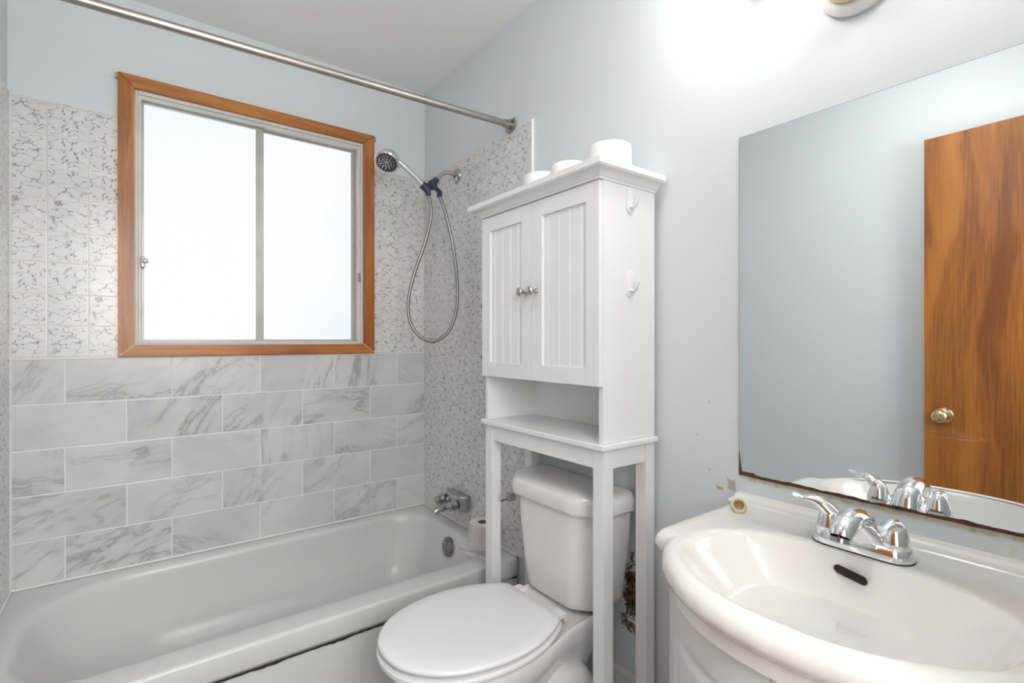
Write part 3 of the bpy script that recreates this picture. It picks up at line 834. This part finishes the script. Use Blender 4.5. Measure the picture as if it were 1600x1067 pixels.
# film sleeve standing round the left of the roll
sl = []
for zz in (.350, .38, .41, .437, .450):
    sl.append([Vector((-.068+(.0605+.0015*math.sin(a*4+zz*30)+(.010 if zz < .38 else 0))*math.cos(a), -.640+(.0605+.0015*math.sin(a*4+zz*30)+(.008 if zz < .38 else 0))*math.sin(a), zz)) for a in [PI*.62+i*PI*.95/20 for i in range(21)]])
loft(bm, sl, closed=False)
bag = obj('plastic_wrapper', bm, M['film'], None, smooth_=True, ang=None, recalc=False)
tag(bag, 'clear crumpled plastic wrapper hanging over the bathtub rim around the beige roll', 'plastic wrapper')
so = bag.modifiers.new('thick', 'SOLIDIFY'); so.thickness = .0004

# ================================================================== TOILET
toi = thing('toilet', 'white two-piece toilet with closed lid under the storage cabinet', 'toilet', (-.40, -1.19, 0))
YC = -1.19
def half_curve(T, m=40):
    P = catmull([(x, h, 0) for x, h in T], 6)
    P = [Vector((p.x, max(p.y, 0), 0)) for p in P]
    s = [0]
    for a_, b_ in zip(P[:-1], P[1:]): s.append(s[-1]+(b_-a_).length)
    out = []; k = 0
    for i in range(m+1):
        d = s[-1]*i/m
        while k < len(s)-2 and s[k+1] < d: k += 1
        f = (d-s[k])/max(s[k+1]-s[k], 1e-9); out.append(P[k].lerp(P[k+1], f))
    return out
LIDT = half_curve([(-.726, 0), (-.720, .048), (-.698, .093), (-.656, .138), (-.594, .172), (-.520, .190), (-.450, .194), (-.380, .184), (-.320, .163), (-.280, .142), (-.262, .130), (-.253, .118), (-.252, .10), (-.252, .05), (-.252, 0)])
BOWT = half_curve([(-.692, 0), (-.688, .045), (-.670, .092), (-.630, .134), (-.570, .167), (-.500, .186), (-.440, .189), (-.360, .178), (-.290, .158), (-.240, .144), (-.180, .135), (-.100, .131), (-.050, .127), (-.034, .112), (-.032, .09), (-.032, .05), (-.032, 0)])
def egg(T, xf, xb, hw, z):
    """outline T stretched to run from xf to xb with half width hw"""
    x0, x1 = T[0].x, T[-1].x; hm = max(p.y for p in T)
    f = lambda p, s_: Vector((xf+(p.x-x0)/(x1-x0)*(xb-xf), YC+s_*p.y*hw/hm, z))
    return [f(p, 1) for p in T[:-1]] + [f(p, -1) for p in T[::-1][:-1]]
# bowl with the deck that carries the tank
def bowl_ring(xf, xb, hw, hwb, z): return egg(BOWT, xf, xb, hw, z)
bm = bmesh.new()
rings = [bowl_ring(-.655, -.055, .165, .110, .3815), bowl_ring(-.680, -.035, .183, .128, .3875), bowl_ring(-.688, -.032, .188, .132, .383), bowl_ring(-.692, -.031, .190, .133, .372),
         bowl_ring(-.690, -.033, .189, .131, .350), bowl_ring(-.680, -.045, .183, .118, .328), bowl_ring(-.655, -.075, .165, .092, .295), bowl_ring(-.615, -.100, .140, .075, .245),
         bowl_ring(-.575, -.120, .118, .070, .190), bowl_ring(-.560, -.125, .108, .075, .120), bowl_ring(-.565, -.120, .108, .085, .060), bowl_ring(-.585, -.110, .118, .098, .020), bowl_ring(-.590, -.108, .120, .100, .001)]
loft(bm, rings, True, True)
# trapway bulge on both sides
for sgn in (-1, 1):
    tp = catmull([(-.47, YC+sgn*.070, .13), (-.37, YC+sgn*.082, .195), (-.27, YC+sgn*.088, .235), (-.19, YC+sgn*.088, .205), (-.155, YC+sgn*.086, .13), (-.165, YC+sgn*.086, .05), (-.17, YC+sgn*.084, .004)], 6)
    tube(bm, tp, lerp_list([.035, .05, .056, .058, .056, .052, .052], len(tp)), 18)
obj('bowl', bm, M['china'], toi, smooth_=True, ang=60)
# seat and lid
bm = bmesh.new()
sr = [egg(LIDT, -.716, -.252, .190, .3885), egg(LIDT, -.722, -.250, .195, .393), egg(LIDT, -.722, -.250, .195, .402), egg(LIDT, -.716, -.252, .190, .4065)]
loft(bm, sr, True, True)
obj('seat_ring', bm, M['seat'], toi, smooth_=True, ang=50)
bm = bmesh.new()
ld = [(-.712, -.262, .186, .116, .4080), (-.718, -.258, .192, .120, .4110), (-.720, -.257, .1935, .121, .4160), (-.718, -.258, .192, .120, .4205), (-.710, -.262, .186, .116, .4235), (-.66, -.285, .16, .10, .4250), (-.55, -.34, .09, .06, .4262)]
rings = []
for (a, b, c, d, z) in ld:
    r = egg(LIDT, a, b, c, z)
    rings.append([Vector((v.x, v.y, v.z + (-.25-v.x)*.016)) for v in r])
loft(bm, rings, True, True)
obj('lid', bm, M['seat'], toi, smooth_=True, ang=50)
for hy in (-.088, .088):
    bm = bmesh.new(); add_box(bm, -.251, -.222, YC+hy-.020, YC+hy+.020, .388, .414, .005, 3)
    h = obj('hinge', bm, M['seat'], toi)
    bm = bmesh.new(); add_box(bm, -.249, -.232, YC+hy-.0222, YC+hy-.0198, .3885, .402, .001)
    obj('stain', bm, M['grime'], h)
# tank, chamfered front corners, narrowing downwards
def tank_ring(y0, y1, xf, xb, ch, z, r=.02):
    # clockwise list, rounded a little at each corner
    P = [(xb, y1), (xf+ch*1.0, y1), (xf, y1-ch*1.15), (xf, y0+ch*1.15), (xf+ch*1.0, y0), (xb, y0)]
    out = []
    n = len(P)
    for i in range(n):
        a = Vector((*P[i-1], 0)); b = Vector((*P[i], 0)); c = Vector((*P[(i+1) % n], 0))
        rr_ = min(r, (a-b).length*.45, (c-b).length*.45)
        p1 = b+(a-b).normalized()*rr_; p2 = b+(c-b).normalized()*rr_
        for k in range(7):
            t = k/6; v = p1*(1-t)**2 + b*2*t*(1-t) + p2*t*t
            out.append(Vector((v.x, v.y, z)))
    return out
bm = bmesh.new()
TKR = [(-1.280, -1.062, -.150, -.050, .040, .3885), (-1.318, -1.035, -.178, -.030, .050, .3925), (-1.330, -1.020, -.186, -.022, .054, .402), (-1.336, -1.012, -.189, -.020, .056, .420), (-1.348, -.992, -.191, -.019, .060, .50), (-1.360, -.972, -.192, -.018, .064, .60), (-1.366, -.960, -.192, -.018, .068, .680)]
loft(bm, [tank_ring(a, b, c, d, ch, z) for a, b, c, d, ch, z in TKR], True, True)
obj('tank', bm, M['china'], toi, smooth_=True, ang=60)
bm = bmesh.new()
LR = [(-1.366, -.960, -.192, -.012, .066, .6803, .02), (-1.380, -.945, -.208, -.010, .070, .683, .025), (-1.383, -.942, -.211, -.009, .072, .690, .028), (-1.384, -.941, -.212, -.009, .072, .715, .03), (-1.382, -.943, -.209, -.010, .072, .727, .035), (-1.374, -.951, -.200, -.014, .070, .736, .04), (-1.358, -.967, -.184, -.022, .064, .7405, .04), (-1.30, -1.02, -.14, -.05, .04, .7435, .03)]
loft(bm, [tank_ring(a, b, c, d, ch, z, r) for a, b, c, d, ch, z, r in LR], True, True)
obj('tank_lid', bm, M['china'], toi, smooth_=True, ang=60)
bm = bmesh.new()
lathe(bm, [(0, 0), (.015, 0), (.015, .008), (.011, .012), (0, .012)], (-.158, -.976, .652), (-.7, .75, 0), 18)
add_box(bm, -.196, -.168, -.988, -.962, .640, .664, .004)
tube(bm, [(-.186, -.972, .653), (-.198, -.968, .651), (-.212, -.962, .648)], [.011, .010, .011], 4, True)
obj('flush_lever', bm, M['dullchrome'], toi)

# ================================================================== VANITY
van = thing('vanity_cabinet', 'white bow-front vanity cabinet under the moulded sink top', 'cabinet', (-.2, -1.995, 0))
SC = -1.995
def bow(dy):
    """front edge of the bow: depth (m from the wall) at distance dy from the centre line"""
    return .503 - 1.77*dy**2 - 3.3*dy**4
bow_s = bow
HW = .290
ys = [SC + HW - 2*HW*i/60 for i in range(61)]
def front(y, inset): return -(bow_s(y-SC) - inset)
bm = bmesh.new()
def car(ins, z): return [Vector((-.001-ins*0, SC+HW-ins, z)), *[Vector((front(SC+(y-SC)*(HW-ins)/HW, .034+ins), SC+(y-SC)*(HW-ins)/HW, z)) for y in ys], Vector((-.001, SC-HW+ins, z))]
loft(bm, [car(.015, .06), car(.015, .715), car(0, .715), car(0, 0)], True, True)
obj('carcass', bm, M['vanwhite'], van)
def bow_door(ya, yb_, z0, z1):
    bm = bmesh.new()
    nu, nv = 90, 120
    # arc length table
    L0 = [ya + (yb_-ya)*i/nu for i in range(nu+1)]
    P = [Vector((front(y, .016), y, 0)) for y in L0]
    s = [0]
    for a, b in zip(P[:-1], P[1:]): s.append(s[-1]+(b-a).length)
    Wd = s[-1]
    grid = []
    for j in range(nv+1):
        z = z0 + (z1-z0)*j/nv; row = []
        for i in range(nu+1):
            t = (P[min(i+1, nu)]-P[max(i-1, 0)]).normalized(); nrm = Vector((t.y, -t.x, 0))
            if nrm.x > 0: nrm = -nrm
            # rounded rectangle distance, positive inside
            hx, hz, r = Wd/2-.070, (z1-z0)/2-.062, .018
            off = .024 if ya > yb_ and ya > SC+.1 else -.024
            qx, qz = abs(s[i]-Wd/2-off)-hx+r, abs(z-(z0+z1)/2)-hz+r
            d = -(math.hypot(max(qx, 0), max(qz, 0)) + min(max(qx, qz), 0) - r)
            h = 0
            if d > 0:
                if d < .006: h = -.0045*math.sin(d/.006*PI/2)
                elif d < .014: h = -.0045
                elif d < .030: h = -.0045+.005*(.5-.5*math.cos((d-.014)/.016*PI))
                else: h = .0005
            row.append(P[i]+nrm*h+Vector((0, 0, z)))
        grid.append(row)
    vr = loft(bm, grid, closed=False)
    # thickness
    bk = [[v+Vector((.016, 0, 0)) for v in row] for row in (grid[0], grid[-1])]
    loft(bm, [bk[0], grid[0]], closed=False); loft(bm, [grid[-1], bk[1]], closed=False)
    for k in (0, -1):
        loft(bm, [[r[k] for r in grid], [r[k]+Vector((.016, 0, 0)) for r in grid]], closed=False)
    bmesh.ops.remove_doubles(bm, verts=bm.verts, dist=.00001)
    return obj('door', bm, M['vanwhite'], van, smooth_=True, ang=35)
bow_door(SC+HW-.004, SC+.0005, .09, .7125)
bow_door(SC-.0005, SC-HW+.004, .09, .7125)

# moulded sink top
snk = thing('bathroom_sink', 'glossy white moulded sink top with oval basin on the bow-front vanity', 'sink', (-.2, SC, .75))
BC = Vector((-.322, SC))          # basin centre in plan (x, y)
def outline(inset, shoulder=True):
    """half plan outlines of the top, list of (x,y) from the wall round the front to the wall"""
    pts = []
    hw = .312 - inset
    half = [(0.0, hw)]
    for i in range(1, 9): half.append((.30*i/8, hw))
    half += [(.322-inset*.3, hw-.000), (.340-inset*.5, hw-.004), (.351-inset*.7, hw-.012), (.356-inset*.8, hw-.024), (.357-inset*.8, .278-inset*.9), (.361-inset*.9, .270-inset)]
    T = [(.260, .374), (.245, .402), (.220, .434), (.190, .462), (.158, .485), (.125, .503), (.090, .516), (.050, .524), (0, .5275)]
    for y, d in T:
        yy = y*(1-inset*1.2); half.append((d-inset, yy))
    out = [(-x, SC+y) for x, y in half] + [(-x, SC-y) for x, y in half[::-1][1:]]
    return out
def ray_out(poly, a):
    dx, dy = math.cos(a), math.sin(a); best = None
    full = poly + [poly[0]]
    for (x1, y1), (x2, y2) in zip(full[:-1], full[1:]):
        ex, ey = x2-x1, y2-y1
        den = dx*ey - dy*ex
        if abs(den) < 1e-12: continue
        t = ((x1-BC.x)*ey - (y1-BC.y)*ex)/den
        u = ((x1-BC.x)*dy - (y1-BC.y)*dx)/den
        if t > 0 and -1e-6 <= u <= 1+1e-6:
            best = t if best is None else max(best, t)
    return (BC.x+dx*best, BC.y+dy*best)
NA = 320
corner = [math.atan2(SC+s*.312-BC.y, 0-BC.x) for s in (1, -1)]
angs = [2*PI*i/NA - PI for i in range(NA)]
for c in corner:
    k = min(range(NA), key=lambda i: abs(angs[i]-c)); angs[k] = c
def smooth_ring(pts, it):
    for _ in range(it):
        pts = [((pts[i-1][0]+pts[i][0]*2+pts[(i+1) % len(pts)][0])/4, (pts[i-1][1]+pts[i][1]*2+pts[(i+1) % len(pts)][1])/4) for i in range(len(pts))]
    return pts
def oring(inset):
    base = [ray_out(outline(inset), a) for a in angs]
    sm = smooth_ring(base, 2)
    return [b if b[0] > -.30 else s for b, s in zip(base, sm)]
def bring(k, ax=.174, ay=.231, dx=0.0):
    out = []
    for a in angs:
        c, s = math.cos(a), math.sin(a)
        # superellipse, fuller toward the wall
        p = 2.5 if c > 0 else 2.15
        axx = ax*(.86 if c > 0 else 1.0)
        r = (abs(c/(axx*k))**p + abs(s/(ay*k))**p)**(-1/p)
        out.append((BC.x+dx+r*c, BC.y+r*s))
    return out
ZD = .798
rings = []
BP = []
for i in range(26):
    k = .04 + .96*i/25
    BP.append((k, .668 + .1285*(1-(1-k**2.6)**1.2), .03*(1-k)))
BP.append((1.02, .7972, 0))
for k, z, dx in BP:
    rings.append([Vector((x, y, z)) for x, y in bring(k, dx=dx)])
inner = bring(1.04); outer = oring(.034)
ND = 14
for j in range(ND+1):
    t = j/ND
    row = []
    for (x1, y1), (x2, y2) in zip(inner, outer):
        x = x1+(x2-x1)*t; y = y1+(y2-y1)*t
        row.append(Vector((x, y, 0)))
    rings.append(row)
def deck_z(x):
    z = ZD - .003*min(1, max(0, (-x-.30)/.2))
    if x > -.046: z -= .004
    return z
# cluster rows near the wall so that the raised back ledge has crisp steps
for row in rings[-(ND+1):]:
    for v in row: v.z = deck_z(v.x)
for j, (ins, dz) in enumerate([(.026, -.0006), (.018, -.0025), (.010, -.0065), (.004, -.013), (.001, -.021), (.0, -.029), (.003, -.038), (.009, -.045), (.017, -.049), (.0225, -.050), (.0225, -.078)]):
    o_ = oring(ins)
    rings.append([Vector((min(x, 0), y, (deck_z(-.1) + dz) if x < -.012 or dz < -.012 else deck_z(x)+dz)) for x, y in o_])
for r in rings:
    for v in r: v.x = min(v.x, -.0008)
bm = bmesh.new(); loft(bm, rings, True, True)
obj('basin_top', bm, M['sink'], snk, smooth_=True, ang=42)
# raised ledge along the wall in two fine steps
bm = bmesh.new()
lp = [(-.0008, .794), (-.056, .794), (-.056, .7983), (-.051, .8006), (-.046, .8014), (-.030, .8018), (-.026, .8056), (-.021, .8080), (-.015, .8088), (-.0008, .8092)]
loft(bm, [[Vector((x, y, z)) for x, z in lp] for y in (SC+.3115, SC+.28, SC, SC-.28, SC-.3115)], True, True)
obj('back_ledge', bm, M['sink'], snk, smooth_=True, ang=50)
# overflow slot: recess lined dark
bm = bmesh.new()
ra, rb = Vector((-.1950, -1.9655, .7755)), Vector((-.1970, -2.0135, .7680))
ax = (rb-ra).normalized(); nn = Vector((-.78, 0, .60)); nn = (nn-ax*nn.dot(ax)).normalized(); vv_ = ax.cross(nn)
def stadium(off, r, lift):
    pts = []
    for i in range(10):
        a = PI/2 + PI*i/9; pts.append(ra+ax*.005 + (ax*math.cos(a)+vv_*math.sin(a))*r + nn*lift)
    for i in range(10):
        a = -PI/2 + PI*i/9; pts.append(rb-ax*.005 + (ax*math.cos(a)+vv_*math.sin(a))*r + nn*lift)
    return pts
loft(bm, [stadium(0, .0060, -.012), stadium(0, .0062, .0006), stadium(0, .0056, .0008), stadium(0, .0050, .0)], True, True)
OVF = obj('overflow_slot', bm, M['darkgap'], snk, smooth_=True, ang=40)
bm = bmesh.new(); lathe(bm, [(0, 0), (.022, 0), (.024, .003), (.018, .006), (0, .007)], (BC.x+.03, SC, .6558), (0, 0, 1), 28)
obj('drain', bm, M['chrome'], snk, smooth_=True, ang=40)

# ------------------------------------------------------------------ basin faucet
fa = thing('sink_faucet', 'chrome centreset faucet with two lever handles on the sink top', 'faucet', (-.135, -1.986, ZD))
FY = -1.986; FXc = -.135; fz = .7988
bm = bmesh.new()
def st_ring(l, r, z, dx=0):
    pts = []
    for s in (1, -1):
        for i in range(17):
            a = (PI*i/16) + (0 if s > 0 else PI)
            pts.append(Vector((FXc+dx+r*math.cos(a), FY + s*l + r*math.sin(a), z)))
    return pts
loft(bm, [st_ring(.049, .0300, fz), st_ring(.049, .0305, fz+.003), st_ring(.0485, .0285, fz+.014), st_ring(.0485, .0270, fz+.0205), st_ring(.048, .024, fz+.0235), st_ring(.047, .015, fz+.0245)], True, True)
obj('base_plate', bm, M['chrome'], fa, smooth_=True, ang=50)
bm = bmesh.new(); loft(bm, [st_ring(.049, .0312, fz-.0008), st_ring(.049, .0312, fz+.0012)], True, True)
obj('gasket', bm, M['black'], fa)
# spout: broad mound rising from the plate, arching forward
bm = bmesh.new()
P = catmull([(FXc+.006, FY, fz+.018), (FXc-.002, FY, fz+.045), (FXc-.018, FY, fz+.058), (FXc-.042, FY, fz+.064), (FXc-.066, FY, fz+.060), (FXc-.083, FY, fz+.050), (FXc-.090, FY, fz+.041)], 6)
tube(bm, P, lerp_list([.028, .0255, .0225, .0210, .0205, .0200, .0185], len(P)), 28, True, [(.9, 1.0)]*len(P))
rings = []
for t in range(13):
    f = t/12
    z = fz+.016+f*.038; wy = .042*(1-f)**1.05+.0190; wx = .0265-.006*f
    if t == 0: wy = .060
    rings.append([Vector((FXc+wx*math.cos(2*PI*k/40)-.020*f**1.3, FY+wy*math.sin(2*PI*k/40), z)) for k in range(40)])
loft(bm, rings, True, True)
spt = obj('spout', bm, M['chrome'], fa, smooth_=True, ang=60)
bm = bmesh.new(); lathe(bm, [(.0155, -.002), (.0155, .006), (.0120, .007), (0, .005)], (FXc-.0915, FY, fz+.040), (-.30, 0, -1), 24)
obj('aerator', bm, M['dullchrome'], spt, smooth_=True)
for s in (1, -1):
    bm = bmesh.new()
    hy = FY + s*.0515
    lathe(bm, [(0, .020), (.0225, .020), (.0230, .024), (.0215, .034), (.0185, .046), (.0150, .056), (.0105, .064), (.005, .068), (0, .0685)], (FXc, hy, fz), (0, 0, 1), 32)
    if s > 0:      # left lever swung out along the wall, sweeping up then out
        lv = catmull([(FXc-.001, hy-.002, fz+.052), (FXc-.003, hy+.011, fz+.066), (FXc-.008, hy+.028, fz+.074), (FXc-.013, hy+.045, fz+.074), (FXc-.018, hy+.059, fz+.078)], 6)
        tube(bm, lv, lerp_list([.015, .0135, .0095, .0075, .0068], len(lv)), 14, True, [(1-.45*i/24, 1+.35*i/24) for i in range(len(lv))])
    else:          # right lever points at the viewer
        lv = catmull([(FXc-.001, hy, fz+.052), (FXc-.010, hy+.001, fz+.060), (FXc-.022, hy+.004, fz+.061), (FXc-.034, hy+.008, fz+.057)], 6)
        tube(bm, lv, lerp_list([.0145, .0130, .0095, .0075], len(lv)), 14, True, [(1-.4*i/18, 1+.3*i/18) for i in range(len(lv))])
    hnd = obj('lever_handle', bm, M['chrome'], fa, smooth_=True, ang=60)
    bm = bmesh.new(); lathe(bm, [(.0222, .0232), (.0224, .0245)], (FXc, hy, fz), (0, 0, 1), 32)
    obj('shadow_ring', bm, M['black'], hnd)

# small cream cap on the corner of the sink
t = thing('bolt_cap', 'small cream plastic cap lying on the far corner of the sink top', 'cap', (-.112, -1.738, .799))
axc = Vector((-.62, -.42, .55)).normalized(); cc = Vector((-.118, -1.7440, .8095))
bm = bmesh.new()
lathe(bm, [(0, -.012), (.010, -.0115), (.0145, -.008), (.0168, 0), (.0160, .007), (.0142, .0105), (.0115, .0112), (.0105, .009), (.0098, .002)], cc, axc, 32)
cp = obj('cap_shell', bm, M['cream'], t, smooth_=True, ang=60)
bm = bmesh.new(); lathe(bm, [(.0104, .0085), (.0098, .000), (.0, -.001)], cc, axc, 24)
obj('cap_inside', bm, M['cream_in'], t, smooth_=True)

# ================================================================== MIRROR
mir = thing('wall_mirror', 'large frameless wall mirror with rotten brown lower edge above the sink', 'mirror', (-.002, -2.05, 1.26))
MY0, MY1, MZ0, MZ1 = -2.40, -1.684, .851, 1.6755
XM = -.0062
bm = bmesh.new()
bw = .016
o_ = [(MY1, MZ0), (MY1, MZ1), (MY0, MZ1), (MY0, MZ0)]
i_ = [(MY1-bw, MZ0+bw*.2), (MY1-bw, MZ1-bw*.3), (MY0+bw, MZ1-bw*.3), (MY0+bw, MZ0+bw*.2)]
va = [bm.verts.new((XM, y, z)) for y, z in o_]
bm.faces.new(va)
obj('glass', bm, M['mirror'], mir, recalc=False)
bm = bmesh.new()
add_box(bm, XM+.0002, -.0006, MY0, MY1+.0009, MZ0, MZ1+.0009)
obj('backing', bm, M['mirror_edge'], mir)
random.seed(5)
def ragged(name, mat, yA, yB, zlo, zhi, n, x, thick=.0006):
    bm = bmesh.new(); top, bot = [], []
    for i in range(n+1):
        y = yA+(yB-yA)*i/n
        top.append((y, zhi(i/n, y))); bot.append((y, zlo(i/n, y)))
    R_ = [[Vector((x, y, z)), Vector((x, y, z2)), Vector((x+thick, y, z2)), Vector((x+thick, y, z))] for (y, z), (_, z2) in zip(top, bot)]
    loft(bm, R_, True, True)
    return obj(name, bm, mat, mir)
def nz(i, s=1.0): return math.sin(i*12.9898*s)*.5+math.sin(i*4.1*s+1)*.3+math.sin(i*29.7*s)*.2
ragged('rotten_edge', M['rust'], MY1, MY0, lambda t, y: MZ0-.0012+.0005*nz(y*9), lambda t, y: MZ0+.0050+.0018*nz(y*5)+.0008*nz(y*19)+(.004 if y > -1.72 else 0), 160, XM-.0011)
ragged('old_glue', M['glue'], MY1-.02, MY0, lambda t, y: MZ0-.010+.0025*nz(y*17)-.003*max(0, nz(y*7)), lambda t, y: MZ0-.0014, 120, -.0022)
bm = bmesh.new()        # rot creeping up the near corner
R_ = []
for i in range(21):
    z = MZ0+.004 + .052*i/20; wd = .0065*(1-i/20)**1.3+.0008
    R_.append([Vector((XM-.0009, MY1+.0002, z)), Vector((XM-.0009, MY1-wd, z)), Vector((XM-.0003, MY1-wd, z)), Vector((XM-.0003, MY1+.0002, z))])
loft(bm, R_, True, True); obj('rotten_edge', bm, M['rust'], mir)

# ================================================================== VANITY LIGHT (only its round foot and lower rim reach into the frame)
vl = thing('vanity_light', 'white and gold wall lamp above the mirror at the top edge', 'wall lamp', (-.002, -1.945, 1.93))
bm = bmesh.new()
lathe(bm, [(0, 0), (.074, 0), (.078, .004), (.078, .012), (.070, .020), (.055, .026), (.0, .028)], (-.001, -1.940, 1.928), (-1, 0, 0), 48)
cn = obj('canopy', bm, M['canopy'], vl, smooth_=True, ang=40)
bm = bmesh.new()
lathe(bm, [(.056, .0255), (.060, .030), (.056, .036), (.0, .040)], (-.001, -1.940, 1.928), (-1, 0, 0), 48)
obj('gold_ring', bm, M['gold'], vl, smooth_=True, ang=40)
bm = bmesh.new()
tube(bm, [(-.060, -1.70, 2.035), (-.060, -1.94, 2.035), (-.060, -2.18, 2.035)], .010, 16)
tube(bm, [(-.02, -1.94, 1.965), (-.060, -1.94, 2.035)], .012, 12)
obj('arm', bm, M['gold'], vl, smooth_=True)
for gy in (-1.72, -2.16):
    bm = bmesh.new(); lathe(bm, [(.020, 0), (.028, .012), (.030, .03)], (-.062, gy, 2.038), (-.75, 0, .3), 24, True)
    sk = obj('socket', bm, M['gold'], vl, smooth_=True, ang=40)
    bm = bmesh.new(); bmesh.ops.create_uvsphere(bm, u_segments=24, v_segments=16, radius=.050, matrix=Matrix.Translation((-.135, gy, 2.075)))
    obj('globe', bm, M['globe'], vl, smooth_=True)

# ================================================================== ADDED CEILING FILL LAMP (out of view, lifts the room's brightness)
cl = thing('ceiling_fill_lamp', 'added round ceiling lamp, out of view, brightening the bathroom', 'ceiling lamp', (-.95, -1.75, H))
bm = bmesh.new(); lathe(bm, [(0, 0), (.15, 0), (.15, .02), (.14, .03), (0, .03)], (-.95, -1.75, H-.0005), (0, 0, -1), 40)
obj('fill_lamp_base', bm, M['canopy'], cl, smooth_=True, ang=40)
bm = bmesh.new(); lathe(bm, [(.138, .028), (.135, .05), (.11, .075), (.06, .09), (0, .094)], (-.95, -1.75, H-.0005), (0, 0, -1), 40)
obj('fill_lamp_shade', bm, emit('fill_lamp_glow', (1.0, .98, .95), 19.0), cl, smooth_=True, ang=60)
